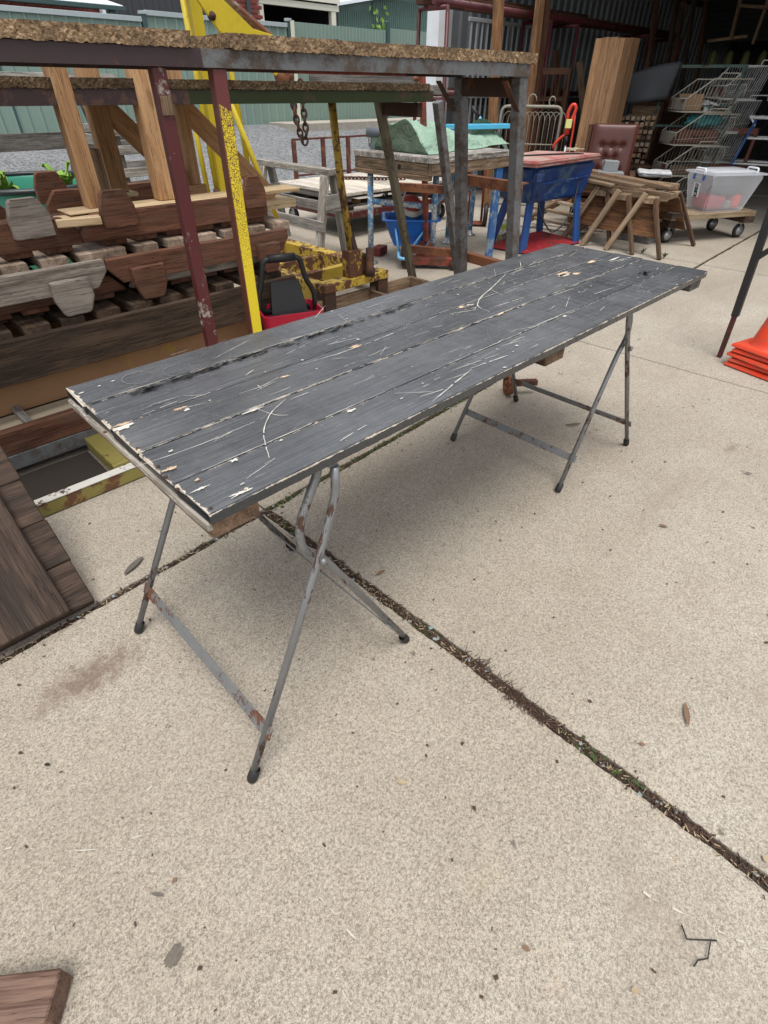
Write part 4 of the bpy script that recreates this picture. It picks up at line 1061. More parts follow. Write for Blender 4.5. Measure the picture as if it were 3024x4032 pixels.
def timber_tray():
    t = thing('timber_tray', 'open brown timber box frame on the ground behind the table', 'timber tray', (2.7, 2.9, 0))
    box('side', 1.95, 3.25, 2.975, 3.00, .0, .12, 'board_brown', t)
    box('side', 1.95, 3.25, 2.45, 2.475, .0, .12, 'board_brown', t)
    for x in (1.95, 3.225): box('end', x, x + .025, 2.477, 2.973, .0, .12, 'board_brown', t, along='y')
    box('divider', 2.78, 2.80, 2.477, 2.973, .0, .11, 'board_brown', t, along='y')
timber_tray()

# ------------------------------------------------------------------ grey paint-worn saw horse
def sawhorse():
    t = thing('saw_horse', 'weathered grey saw horse with peeling white paint behind the crane base', 'saw horse', (3.65, 4.75, 0))
    y0, y1, zt = 4.32, 5.42, .70
    xt = 3.60
    beam('top_rail', (xt, y0, zt - .02), (xt, y1 + .08, zt - .02), .10, .05, 'weathered_white', t)
    for y in (y0 + .06, y1 - .06):
        for s in (-1, 1):
            beam('leg', (xt + s * .17, y, 0), (xt + s * .045, y, zt - .045), .045, .09, 'weathered_white' if s < 0 else 'weathered', t, up=(0, 1, 0))
        beam('gusset', (xt - .10, y - .058, .44), (xt + .10, y - .058, .44), .02, .14, 'weathered', t)
    for s, z in ((-1, .26), (1, .36)):
        x = xt + s * (.17 - .125 * z / .65) + s * .034
        beam('side_rail', (x, y0 - .02, z), (x, y1 + .12, z), .022, .085, 'weathered', t)
sawhorse()

# ------------------------------------------------------------------ rusty flat trolley with bars, loaded with boards
def flat_trolley():
    t = thing('flat_trolley', 'rusty framed flat trolley with pale board deck behind the saw horse', 'trolley', (4.3, 5.3, 0))
    x0, x1, y0, y1 = 4.12, 5.85, 4.76, 5.92
    for y in (y0, y1): box('frame_rail', x0, x1, y - .02, y + .02, .19, .25, 'maroon_paint', t)
    for x in (x0, x1): box('frame_rail', x - .02, x + .02, y0 + .021, y1 - .021, .19, .25, 'maroon_paint', t, along='y')
    for k in range(7):
        w = (x1 - x0) / 7
        box('deck_board', x0 + k * w, x0 + (k + 1) * w - .008, y0 - .02, y1 + .02, .40, .43, 'deck_pale', t, along='y')
    for x in (x0 + .05, x1 - .05, (x0 + x1) / 2): box('deck_bearer', x - .04, x + .04, y0, y1, .345, .398, 'weathered_dark', t, along='y')
    for k in range(3): box('pallet_board', x0 + .03, x1 - .03, y0 + .02 + k * .45, y0 + .25 + k * .45, .29, .31, 'weathered_dark', t)
    for x in (x0 + .1, x1 - .1): box('pallet_block', x - .06, x + .06, y0 + .05, y1 - .05, .252, .288, 'weathered_dark', t, along='y')
    for x in (x0 + .2, x1 - .2): box('pallet_block', x - .06, x + .06, y0 + .05, y1 - .05, .312, .343, 'hardwood_orange', t, along='y')
    # hoop rail along the far left side
    for k, x in enumerate((4.41, 4.84, 5.24, 5.66)):
        y = 5.97
        box('bar', x - .022, x + .022, y - .02, y + .02, .19, .80, 'bar_maroon', t, along='z')
    beam('top_bar', (4.39, 5.97, .81), (5.70, 5.97, .81), .025, .02, 'bar_maroon', t)
    beam('lower_bar', (4.39, 5.97, .46), (5.70, 5.97, .46), .02, .02, 'bar_maroon', t)
    chain('deck_chain', [(4.75, 5.6, .442), (4.95, 5.4, .442), (5.1, 5.2, .442), (5.3, 5.05, .442)], .009, 'dark_rust', t, .06)
    for x, y in ((x0 + .1, y0 + .12), (x1 - .1, y0 + .1), (x0 + .1, y1 - .1), (x1 - .1, y1 - .1)):
        w = lathe('wheel', [(0, 0), (.06, 0), (.085, .008), (.088, .02), (.085, .036), (.06, .042), (0, .042)], (x - .021, y, .088), 'rubber', t, 22, axis=(1, 0, 0))
        lathe('hub', [(0, 0), (.05, 0), (.05, .046), (0, .046)], (x - .023, y, .088), 'galv', w, 16, axis=(1, 0, 0))
        beam('fork', (x, y - .03, .10), (x, y, .188), .05, .04, 'galv', t)
    t = thing('brick', 'loose dark red brick on the ground beside the blue bench leg', 'brick', (3.9, 4.1, 0))
    beam('block', (3.84, 4.02, .035), (4.0, 4.08, .035), .10, .07, 'brick', t)
wood('deck_pale', (.50, .43, .35), (.72, .68, .62), dirt=.25)
paint('bar_maroon', (.10, .03, .025), (.20, .08, .04), .42, 12, .7)
flat_trolley()

# ------------------------------------------------------------------ blue pipe bench with timber top, tarp and film roll
def blue_bench():
    t = thing('pipe_bench', 'workbench with thick timber top and chipped blue pipe legs', 'workbench', (4.3, 3.6, 0))
    x0, x1, y0, y1 = 3.585, 4.86, 3.13, 4.02
    # world rectangle is slightly turned; keep axis aligned
    n = 5; w = (y1 - y0) / n
    for k in range(n): box('top_board', x0, x1 + (.33 if k > 2 else -.20), y0 + k * w, y0 + (k + 1) * w - .004, .827, .867, 'bench_top', t, cuts=10, jit=.001, seed=k)
    box('edge_rail', x0 + .01, x1 - .21, y0 + .005, y0 + .045, .747, .825, 'bench_rail', t)
    box('edge_rail', x0 + .01, x1 + .3, y1 - .045, y1 - .005, .747, .825, 'bench_rail', t)
    box('end_rail', x0 + .005, x0 + .05, y0 + .047, y1 - .047, .747, .825, 'bench_rail', t, along='y')
    box('end_plate', x0 + .002, x0 + .06, y0 + .04, y1, .712, .745, 'board_brown', t, along='y')
    lathe('knot_hole', [(0, 0), (.02, 0)], (x0 + .0045, 3.48, .786), 'black_void', t, 16, axis=(-1, 0, 0))
    for x, y in ((3.64, 3.87), (3.99, 3.43), (4.80, 3.92)):
        leg = tube('leg', [(x, y, .02), (x, y, .746)], .026, 'blue_chipped', t, 14)
        lathe('foot', [(0, 0), (.065, 0), (.065, .008), (.03, .02), (.028, .05), (0, .05)], (x, y, 0), 'galv', leg, 20)
    tube('end_bar', [(3.64, 3.87, .50), (3.99, 3.43, .47)], .024, 'blue_chipped', t, 12)
    beam('flat_leg', (4.45, 3.125, 0), (4.50, 3.16, .746), .09, .03, 'blue_chipped2', t, up=(0, 1, 0))
    tube('long_bar', [(3.99, 3.43, .50), (4.80, 3.92, .50)], .024, 'blue_chipped', t, 12)
    beam('clip', (3.80, 3.66, .46), (3.83, 3.62, .60), .035, .012, 'galv', t)
    # green canvas bundle on the bench
    t = thing('canvas_bundle', 'rumpled pale green canvas bundle lying on the timber workbench', 'tarpaulin', (4.4, 3.6, .857))
    rr = random.Random(2)
    nx, ny = 46, 26; vs, fs = [], []
    ph = [rr.uniform(0, 6.28) for _ in range(9)]
    for i in range(nx + 1):
        u = i / nx; x = 3.72 + u * 1.42
        yc = 3.62 + .16 * u; hw = .24 + .05 * math.sin(3 * u + 1)
        hgt = .15 + .05 * math.sin(5.2 * u + .4) - .05 * u
        if u > .92: hgt *= 1 - (u - .92) / .08 * .5
        for j in range(ny + 1):
            v = j / ny; th = math.pi * (1 - v)
            pin = 1 + .16 * math.sin(9 * u + 5 * v + ph[0]) + .10 * math.sin(21 * u - 9 * v + ph[1]) + .05 * math.sin(40 * u + 17 * v + ph[2])
            y = yc + hw * math.cos(th) * (1 + .1 * math.sin(13 * u + ph[3])) * (1 if j not in (0, ny) else 1.12)
            z = .869 + max(0.0, hgt * math.sin(th) ** .8 * pin) + (.0 if j not in (0, ny) else .003)
            n3 = noise.ridged_multi_fractal(V((u * 4.2 + v * 1.4, v * 2.0 - u * 1.8, 3.3)), 1.0, 2.0, 3, 1.0, 2.0)
            nn = noise.noise(V((u * 7, v * 4, 1.7)))
            vs.append((x + .03 * nn, y + .02 * nn, z + (.06 * (n3 - 1.0) + .02 * nn) * math.sin(th) ** .6))
    for i in range(nx):
        for j in range(ny): o = i * (ny + 1) + j; fs.append((o, o + 1, o + ny + 2, o + ny + 1))
    fs.append(tuple(range(ny + 1))); fs.append(tuple(range(nx * (ny + 1), (nx + 1) * (ny + 1)))[::-1])
    pydata('canvas', vs, fs, 'canvas', t, smooth=True)
    # open left end with dark hem, and drooping right end
    tube('hem_roll', [(3.70, 3.98, .985), (3.86, 3.80, .99)], .034, 'canvas_trim', t, 14)
    pts = [(3.72, 3.97, .955), (3.71, 3.96, .90), (3.74, 3.90, .872), (3.82, 3.78, .864), (3.90, 3.66, .862)]
    for a, b in zip(pts, pts[1:]): beam('hem_strip', a, b, .008, .03, 'canvas_trim', t)
    vs, fs = [], []
    for i in range(9):
        for j in range(9):
            u, v = i / 8, j / 8
            vs.append((3.735 + u * .19, 3.955 - u * .27 - .02 * math.sin(3 * u), .862 + v * (.13 - .04 * u) + .01 * math.sin(9 * u + 4 * v)))
    for i in range(8):
        for j in range(8): o = i * 9 + j; fs.append((o, o + 1, o + 10, o + 9))
    pydata('canvas_flap', vs, fs, 'canvas', t, smooth=True)
    vs, fs = [], []
    for i in range(13):
        u = i / 12
        for j in range(11):
            v = j / 10; a = R(-20) + v * R(220)
            rad_ = (.115 + .02 * math.sin(5 * v + 3 * u)) * (1 - .25 * u)
            x = 5.08 + u * .27; drop = .16 * u ** 2
            vs.append((x, 3.80 + math.cos(a) * rad_ * 1.4, .93 + math.sin(a) * rad_ - drop))
    for i in range(12):
        for j in range(10): o = i * 11 + j; fs.append((o, o + 1, o + 12, o + 11))
    pydata('canvas_end', vs, fs, 'canvas', t, smooth=True)
    beam('buckle', (3.93, 3.63, .87), (3.99, 3.57, .865), .05, .03, 'canvas_trim', t)
    t = thing('film_sheet', 'flat bright blue plastic sheet lying on the green canvas', 'plastic sheet', (5.0, 3.6, 1.02))
    plate('sheet', [(0, 0), (.78, 0), (.80, .16), (.03, .18)], (4.52, 3.68, 1.025), (1, -.10, -.01), (.14, 1, 0), .035, 'blue_film', t, .003)
paint('blue_chipped2', (.03, .11, .30), (.20, .26, .30), .46, 12, .5, dirt=.3)
blue_bench()

# ------------------------------------------------------------------ toy wheelbarrow, floor jack
def pipe_stand():
    t = thing('pipe_stand', 'short chipped blue pipe stand with round foot behind the workbench', 'pipe stand', (5.28, 4.0, 0))
    tube('post', [(5.28, 4.0, .02), (5.28, 4.0, .62)], .026, 'blue_chipped', t, 14)
    lathe('foot', [(0, 0), (.065, 0), (.065, .008), (.03, .02), (.028, .05), (0, .05)], (5.28, 4.0, 0), 'galv', t, 20)
    tube('arm', [(4.86, 3.95, .46), (5.28, 4.0, .46)], .022, 'galv', t, 10)
pipe_stand()
def wheelbarrow():
    t = thing('toy_wheelbarrow', 'blue plastic toy wheelbarrow with light blue frame under the workbench', 'wheelbarrow', (3.95, 3.68, 0))
    cx, cy = 3.96, 3.68; a = R(46)
    ux, uy = V((math.cos(a), math.sin(a), 0)), V((-math.sin(a), math.cos(a), 0))
    def quad(z, l0, l1, w, r=.05, n=6):
        o = []
        for k, (sx, sy) in enumerate(((l1, w), (l0, w), (l0, -w), (l1, -w))):
            cxs = sx - r if sx > 0 else sx + r; cys = sy - r if sy > 0 else sy + r
            for q in range(n): an = math.pi / 2 * (k + q / (n - 1)); o.append(V((cx, cy, z)) + ux * (cxs + r * math.cos(an)) + uy * (cys + r * math.sin(an)))
        return o
    lv = [quad(.145, -.11, .12, .15), quad(.22, -.13, .15, .185), quad(.35, -.17, .20, .235), quad(.36, -.19, .22, .262), quad(.372, -.19, .22, .262), quad(.37, -.165, .195, .23), quad(.165, -.10, .11, .14)]
    vs = [p for l in lv for p in l]; n = 24; fs = [tuple(range(n))]
    for i in range(len(lv) - 1):
        for k in range(n): fs.append((i * n + k, i * n + (k + 1) % n, (i + 1) * n + (k + 1) % n, (i + 1) * n + k))
    fs.append(tuple(range((len(lv) - 1) * n, len(lv) * n)))
    o = pydata('tray', vs, fs, 'blue_plastic', t, smooth=True)
    e = V((3.775, 3.575, .09))
    w = lathe('wheel', [(0, -.025), (.06, -.025), (.085, -.022), (.09, 0), (.085, .022), (.06, .025), (0, .025)], e, 'rubber', t, 26, axis=uy)
    lathe('rim', [(0, -.028), (.012, -.03), (.052, -.012), (.058, -.027), (.06, -.02)], e, 'blue_plastic', w, 26, axis=uy)
    lathe('rim', [(0, .028), (.012, .03), (.052, .012), (.058, .027), (.06, .02)], e, 'blue_plastic', w, 26, axis=uy)
    f = V((cx, cy, 0))
    tube('frame', [f + ux * .45 + uy * .15 + V((0, 0, .33)), f + ux * .1 + uy * .1 + V((0, 0, .18)), e + uy * .05 + V((0, 0, .02)), e - ux * .10 + uy * .05, e - ux * .13 - uy * .0, e - ux * .10 - uy * .05, e - uy * .05 + V((0, 0, .02)), f + ux * .1 - uy * .1 + V((0, 0, .18)), f + ux * .45 - uy * .15 + V((0, 0, .33))], .014, 'light_blue', t, 10, rad=.05)
    tube('strut', [e + uy * .05 + V((0, 0, .04)), f - ux * .14 + uy * .145 + V((0, 0, .32))], .009, 'light_blue', t, 8)
    tube('strut', [e - uy * .05 + V((0, 0, .04)), f - ux * .14 - uy * .145 + V((0, 0, .32))], .009, 'light_blue', t, 8)
    t = thing('ball', 'red white and blue ball lying in the toy wheelbarrow', 'ball', (3.98, 3.72, .25))
    bm = bmesh.new(); bmesh.ops.create_uvsphere(bm, u_segments=28, v_segments=20, radius=.135)
    me = mesh(bm); me.materials.append(MATS['ball_blue']); me.materials.append(MATS['ball_white']); me.materials.append(MATS['ball_red']); me.shade_smooth()
    for p in me.polygons:
        z = p.center.z / .135; p.material_index = 2 if z > .68 else 1 if z > .52 else 0
    link('ball_skin', me, 'ball_blue', t, Mx.Translation((3.99, 3.73, .40)) @ Mx.Rotation(R(35), 4, 'X') @ Mx.Rotation(R(-15), 4, 'Y'))
wheelbarrow()
def jack():
    t = thing('floor_jack', 'rusty red floor jack with tall upright handle and grey timber crosspiece', 'jack', (3.93, 3.45, 0))
    beam('handle', (3.94, 3.46, .20), (3.86, 3.52, 1.37), .035, .045, 'rust_red', t, up=(0, 1, 0))
    beam('crosspiece', (3.83, 3.58, 1.335), (3.24, 4.12, 1.33), .05, .055, 'weathered_dark', t)
    tube('crosspiece_end', [(3.86, 3.55, 1.335), (3.80, 3.60, 1.335)], .02, 'rust', t, 10)
    for s in (-1, 1):
        plate('cheek', [(-.07, .02), (.09, .02), (.06, .08), (.015, .20), (-.025, .20), (-.06, .08)], (3.93, 3.44 + s * .05, 0), (.75, -.66, 0), (0, 0, 1), .012, 'rust_red', t)
    beam('body', (3.80, 3.50, .06), (4.05, 3.22, .06), .10, .06, 'rust_red', t)
    tube('axle', [(3.74, 3.50, .05), (3.86, 3.60, .05)], .02, 'rust_red', t, 10)
    for p in ((3.73, 3.49), (3.86, 3.61), (4.0, 3.17), (4.10, 3.26)): lathe('wheel', [(0, -.015), (.04, -.015), (.045, 0), (.04, .015), (0, .015)], (p[0], p[1], .045), 'dark_rust', t, 18, axis=(.75, .66, 0))
jack()

# ------------------------------------------------------------------ blue steel tub on a stand with red lid
def blue_tub():
    t = thing('steel_tub', 'dark blue tub on legs with faded red lid beside the workbench', 'tub', (5.2, 3.2, 0))
    A, B, C, D = V((4.71, 3.43, 0)), V((4.79, 2.97, 0)), V((6.0, 3.0, 0)), V((5.75, 3.60, 0))   # plan of the lid
    cen = (A + B + C + D) / 4
    def q(z, k): return [cen + (p - cen) * k + V((0, 0, z)) for p in (A, B, C, D)]
    solid('basin', [V((4.93, 3.40, .43)), V((4.97, 3.09, .43)), V((5.84, 3.02, .43)), V((5.72, 3.48, .43))], q(.742, .96), 'blue_steel', t, .03)
    solid('lid', q(.755, 1.0), q(.785, 1.0), 'red_lid', t, .012)
    solid('lid_lip', q(.738, .975), q(.754, .99), 'red_lid', t, .004)
    for p, s_ in (((4.98, 3.50), (5.06, 3.40)), ((5.0, 3.11), (5.05, 3.14)), ((5.77, 2.955), (5.80, 3.07)), ((5.92, 3.50), (5.76, 3.46))):
        beam('leg', (*p, 0), (*s_, .45), .10, .03, 'blue_leg', t, up=(0, 1, 0))
    solid('base_tray', [V((4.93, 3.52, .008)), V((4.96, 3.06, .008)), V((5.80, 2.93, .008)), V((5.96, 3.52, .008))], [V((4.94, 3.51, .03)), V((4.97, 3.07, .03)), V((5.79, 2.94, .03)), V((5.95, 3.51, .03))], 'red_base', t, .004)
    # seam rib and drain box on the long side
    n = (C - B).normalized()
    beam('rib', cen + (B - cen) * .905 + n * .15 + V((0, 0, .60)), cen + (C - cen) * .905 - n * .04 + V((0, 0, .60)), .012, .014, 'blue_steel', t)
    beam('fitting', cen + (B - cen) * .93 + V((0, 0, .66)), cen + (B - cen) * .93 + V((.05, -.02, .66)), .06, .06, 'blue_steel', t)
    t = thing('power_cable', 'black cable draped over the red lid and hanging below the blue tub', 'cable', (5.3, 3.1, .8))
    tube('cord', [(5.0, 3.36, .793), (5.2, 3.28, .793), (5.45, 3.2, .793), (5.68, 3.12, .793), (5.76, 3.062, .788), (5.77, 3.05, .74), (5.70, 3.03, .55), (5.60, 2.98, .35), (5.42, 2.95, .22), (5.22, 2.95, .17), (5.10, 2.99, .28), (5.02, 3.06, .48), (4.99, 3.05, .60), (4.98, 3.06, .65)], .007, 'cable', t, 8, rad=.06)
    t = thing('string_tangle', 'small tangle of pale string on the red lid', 'string', (5.88, 3.25, .79))
    rr = random.Random(8)
    for k in range(4):
        p = [(5.88 + rr.gauss(0, .05), 3.25 + rr.gauss(0, .04), .795 + abs(rr.gauss(0, .018))) for _ in range(7)]
        tube('string', p, .003, 'rope', t, 5, rad=.03)
    t = thing('soccer_ball', 'white and lime soccer ball on the ground behind the blue tub leg', 'ball', (5.31, 3.58, 0))
    bm = bmesh.new(); bmesh.ops.create_icosphere(bm, subdivisions=3, radius=.103)
    me = mesh(bm); me.materials.append(MATS['ball_white']); me.materials.append(MATS['ball_lime']); me.materials.append(MATS['black_plastic']); me.shade_smooth()
    bmI = bmesh.new(); bmesh.ops.create_icosphere(bmI, subdivisions=1, radius=1); dirs = [v.co.normalized() for v in bmI.verts if len(v.link_edges) == 5]; bmI.free()
    for p in me.polygons:
        c = p.center.normalized(); m = max(c.dot(d) for d in dirs); p.material_index = 1 if m > .93 else 0
    o = link('skin', me, 'ball_white', t, Mx.Translation((5.31, 3.58, .103)))
    for k in range(3):   # three slanted stripes printed on the ball
        h = .014 + .012 * k
        f = V((-.80, -.60, -.12)).normalized(); r = f.cross(V((0, 0, 1))).normalized(); u = r.cross(f)
        c = V((5.31, 3.58, .103)) + f * .1025 + r * (.012 - k * .018) - u * .02
        beam('stripe', c - u * h + r * .0, c + u * h - r * .01, .010, .006, 'black_plastic', t, up=f)
blue_tub()

# ------------------------------------------------------------------ ply sided saw horses carrying boards
wood('horse_leg', (.07, .04, .022), (.18, .11, .065), dirt=.4, knots=False)
def ply_horses():
    data = (('front', 2.612, 2.053, 2.41, 'nearest ply sided saw horse with brown gusset and pale leg'),
            ('mid', 2.885, 2.33, 2.68, 'middle ply sided saw horse in the row of three'),
            ('back', 3.17, 2.62, 2.95, 'rear ply sided saw horse half hidden by the blue tub'))
    for k, (_, yl, yr, yt, lab) in enumerate(data):
        dx = (0, 0, .10)[k]
        t = thing('ply_saw_horse', lab, 'saw horse', (5.8 + dx, (yl + yr) / 2, 0), group='ply sided saw horses')
        for x, xs in ((5.765 + dx, 5.90 + dx), (6.62 + dx, 6.48 + dx)):
            beam('leg', (x, yl, 0), (xs - .02, yt - .01, .51), .05, .045, 'saw_leg', t, up=(1, 0, 0))
            beam('leg', (x, yr, 0), (xs, yt - .10, .47), .034, .04, 'horse_leg', t, up=(1, 0, 0))
            sg = 1 if x < 6 else -1
            plate('gusset', [(yl - .06 - .0, .16), (yt + .03, .44), (yt - .13, .46), (yr + .10, .16)], (x + .045 * sg, 0, 0), (0, 1, 0), (.30 * sg, 0, .95), .012, 'ply_brown', t)
        beam('top_rail', (5.86 + dx, yt - .05, .455), (6.52 + dx, yt - .05, .455), .10, .05, 'saw_leg', t)
    rails = (((6.02, 3.32, .50), (6.02, 2.235, .483), .05, .075, 'board_brown', 'thick timber bearer lying across the ply saw horses'),
             ((6.0, 3.25, .563), (6.0, 2.79, .530), .13, .025, 'saw_leg', 'short pale board, front one on the saw horses'),
             ((6.08, 3.35, .588), (6.06, 2.53, .536), .12, .03, 'saw_leg', 'pale board, middle one on the saw horses'),
             ((6.20, 3.35, .618), (6.16, 2.28, .545), .12, .03, 'board_brown', 'longest board, rear one on the saw horses'),
             ((6.36, 3.35, .53), (6.36, 2.3, .53), .06, .06, 'board_brown', 'square timber bearer behind the boards on the saw horses'))
    for a, b, w, h, m, lab in rails:
        tag(beam('timber_board', a, b, w, h, m, cuts=4, jit=.001), lab, 'board', 'boards on the saw horses')
    t = thing('metal_box', 'small grey metal box on the boards in front of the leather chair', 'box', (6.2, 3.0, .62))
    beam('case', (6.25, 3.08, .665), (6.33, 2.96, .66), .14, .09, 'box_grey', t)
    beam('base', (6.20, 3.10, .607), (6.33, 2.88, .600), .18, .025, 'box_grey', t)
    # dismantled pale timbers behind the tub
    t = thing('timber_frame_piece', 'old pale timber frame lying on the ground behind the saw horses', 'timber frame', (6.6, 3.5, 0))
    for k in range(4): beam('slat', (6.1 + .22 * k, 3.9, .12 + .06 * k), (6.35 + .22 * k, 3.05, .04 + .06 * k), .07, .03, 'saw_leg' if k % 2 else 'slat_pale', t)
    beam('rail', (6.0, 3.75, .09), (6.95, 3.72, .29), .05, .07, 'board_brown', t); beam('rail', (6.1, 3.2, .03), (7.0, 3.16, .22), .05, .07, 'board_brown', t)
    t = thing('tool_chest', 'old brown wooden chest on the ground behind the saw horses', 'chest', (6.6, 2.6, 0))
    box('case', 6.33, 7.0, 2.42, 2.80, .0, .20, 'weathered_dark', t)
    box('lid', 6.31, 7.02, 2.40, 2.82, .201, .225, 'board_brown', t)
    beam('handle', (6.42, 2.415, .11), (6.52, 2.415, .11), .01, .02, 'galv', t)
ply_horses()

# ------------------------------------------------------------------ plank trolley with clear tub
def caster(par, x, y, z, r=.075, mat='galv'):
    w = lathe('wheel', [(0, -.018), (r * .8, -.018), (r, -.012), (r, .012), (r * .8, .018), (0, .018)], (x, y, r), 'rubber', par, 22, axis=(.5, 1, 0))
    lathe('rim', [(0, -.021), (r * .66, -.021), (r * .68, 0), (r * .66, .021), (0, .021)], (x, y, r), 'galv', w, 18, axis=(.5, 1, 0))
    beam('fork', (x + .02, y, r), (x, y, z), .055, .03, mat, par, up=(0, 1, 0))
def plank_trolley():
    t = thing('plank_trolley', 'low plank trolley on black caster wheels under the clear plastic tub', 'trolley', (7.0, 2.2, 0))
    a, b = V((6.42, 2.40, .245)), V((7.49, 1.86, .245)); d = (b - a).normalized(); n = V((-d.y, d.x, 0))
    for k in range(3):
        o = n * (.0 + k * .19) + V((0, 0, 0)); s = a + o + d * (.06 + .04 * k)
        beam('deck_plank', s, b + o + d * (-.02 + .015 * k), .17, .05, 'trolley_deck', t, cuts=5, jit=.0015, seed=k)
    for q in (.10, .93):
        c = a + (b - a) * q
        beam('cross_block', c - n * .09 - V((0, 0, .056)), c + n * .46 - V((0, 0, .056)), .14, .06, 'sleeper', t)
    beam('end_block', a - n * .085 + V((0, 0, .034)), a - n * .085 + d * .16 + V((0, 0, .034)), .12, .05, 'sleeper', t)
    for q, m in ((.12, 0), (.12, .38), (.93, 0), (.93, .38)):
        c = a + (b - a) * q + n * m; caster(t, c.x, c.y, .162, .07)
    # clear tub
    t = thing('storage_tub', 'clear plastic storage tub with white clips holding red clothes on the plank trolley', 'storage tub', (7.05, 2.15, .27))
    P0, P1 = V((6.905, 2.16, 0)), V((7.30, 1.905, 0)); u = (P1 - P0).normalized(); v = V((-u.y, u.x, 0)); L = (P1 - P0).length; Wd = .30
    z0, z1 = .272, .60
    def ring(z, e): return [P0 - u * e - v * e + V((0, 0, z)), P1 + u * e - v * e + V((0, 0, z)), P1 + u * e + v * (Wd + e) + V((0, 0, z)), P0 - u * e + v * (Wd + e) + V((0, 0, z))]
    bm = bmesh.new(); lv = [ring(z0, 0), ring(z0 + .02, .006), ring(z1 - .03, .055), ring(z1, .06)]
    vv = [[bm.verts.new(p) for p in l] for l in lv]; bm.faces.new(vv[0][::-1])
    for i in range(3):
        for k in range(4): bm.faces.new((vv[i][k], vv[i][(k + 1) % 4], vv[i + 1][(k + 1) % 4], vv[i + 1][k]))
    bmesh.ops.bevel(bm, geom=[e for e in bm.edges if abs(e.verts[0].co.z - e.verts[1].co.z) > .01], offset=.02, segments=3, affect='EDGES')
    o = link('shell', mesh(bm), 'clear_plastic', t); 
    lid = solid('lid', ring(z1 + .003, .085), ring(z1 + .022, .08), 'clear_plastic', t, .006)
    solid('lid_panel', [p + V((0, 0, .023)) for p in [x.lerp((P0 + P1) / 2 + v * Wd / 2 + V((0, 0, z1)), .14) for x in ring(z1, .06)]], [p + V((0, 0, .045)) for p in [x.lerp((P0 + P1) / 2 + v * Wd / 2 + V((0, 0, z1)), .3) for x in ring(z1, .06)]], 'clear_plastic', t, .006)
    for p, d_ in ((P0 + v * .08 - u * .07, v), (P1 + v * .06 + u * .07, v)):
        tube('handle', [p + V((0, 0, z1 - .01)), p + V((0, 0, z1 + .05)), p + d_ * .15 + V((0, 0, z1 + .05)), p + d_ * .15 + V((0, 0, z1 - .01))], .009, 'clip_white', t, 8, rad=.02)
        for q in (.0, .15): beam('clip', p + d_ * q + V((0, 0, z1 - .05)), p + d_ * q + V((0, 0, z1 + .005)), .022, .016, 'clip_blue', t, up=(1, 0, 0))
    # printed label on the short side (faces -u)
    c = P0 - u * .042 + v * .17 + V((0, 0, .455))
    s_ = V((0, 0, 1)) * .99 - u * .15
    lab = beam('label', c - s_ * .065, c + s_ * .065, .10, .002, 'label_white', t, up=-u)
    for dz, h, m in ((.033, .05, 'label_navy'), (-.034, .055, 'label_navy'), (.0, .012, 'label_green')):
        cc = c + s_ * dz - u * .0025; beam('print', cc - s_ * h / 2, cc + s_ * h / 2, .05, .0015, m, lab, up=-u)
    for dz in (.045, .028, -.03, -.042):
        cc = c + s_ * dz - u * .0045; beam('print', cc - s_ * .003, cc + s_ * .003, .034, .001, 'label_white', lab, up=-u)
    # clothes inside
    for a_, b_, w, h, z, m, nm in ((.01, .26, .26, .125, .285, 'fabric_red', 'red_cloth'), (.262, .34, .24, .085, .285, 'fabric_green', 'green_cloth'), (.342, .455, .24, .14, .285, 'fabric_orange', 'orange_cloth'), (.16, .43, .22, .07, .415, 'fabric_grey', 'grey_cloth')):
        p = P0 + u * a_ + v * (.15); q = P0 + u * b_ + v * .15
        tt = thing(nm, {'red_cloth': 'red cloth folded at the bottom of the clear tub', 'green_cloth': 'pale green cloth in the middle of the clear tub', 'orange_cloth': 'bright orange cloth in the right end of the clear tub', 'grey_cloth': 'dark grey cloth on top in the clear tub'}[nm], 'cloth', (p.x, p.y, z))
        beam('bundle', p + V((0, 0, z + h / 2)), q + V((0, 0, z + h / 2)), w, h, m, tt, bev=.03, cuts=5, jit=.006, seed=int(a_ * 100))
plank_trolley()

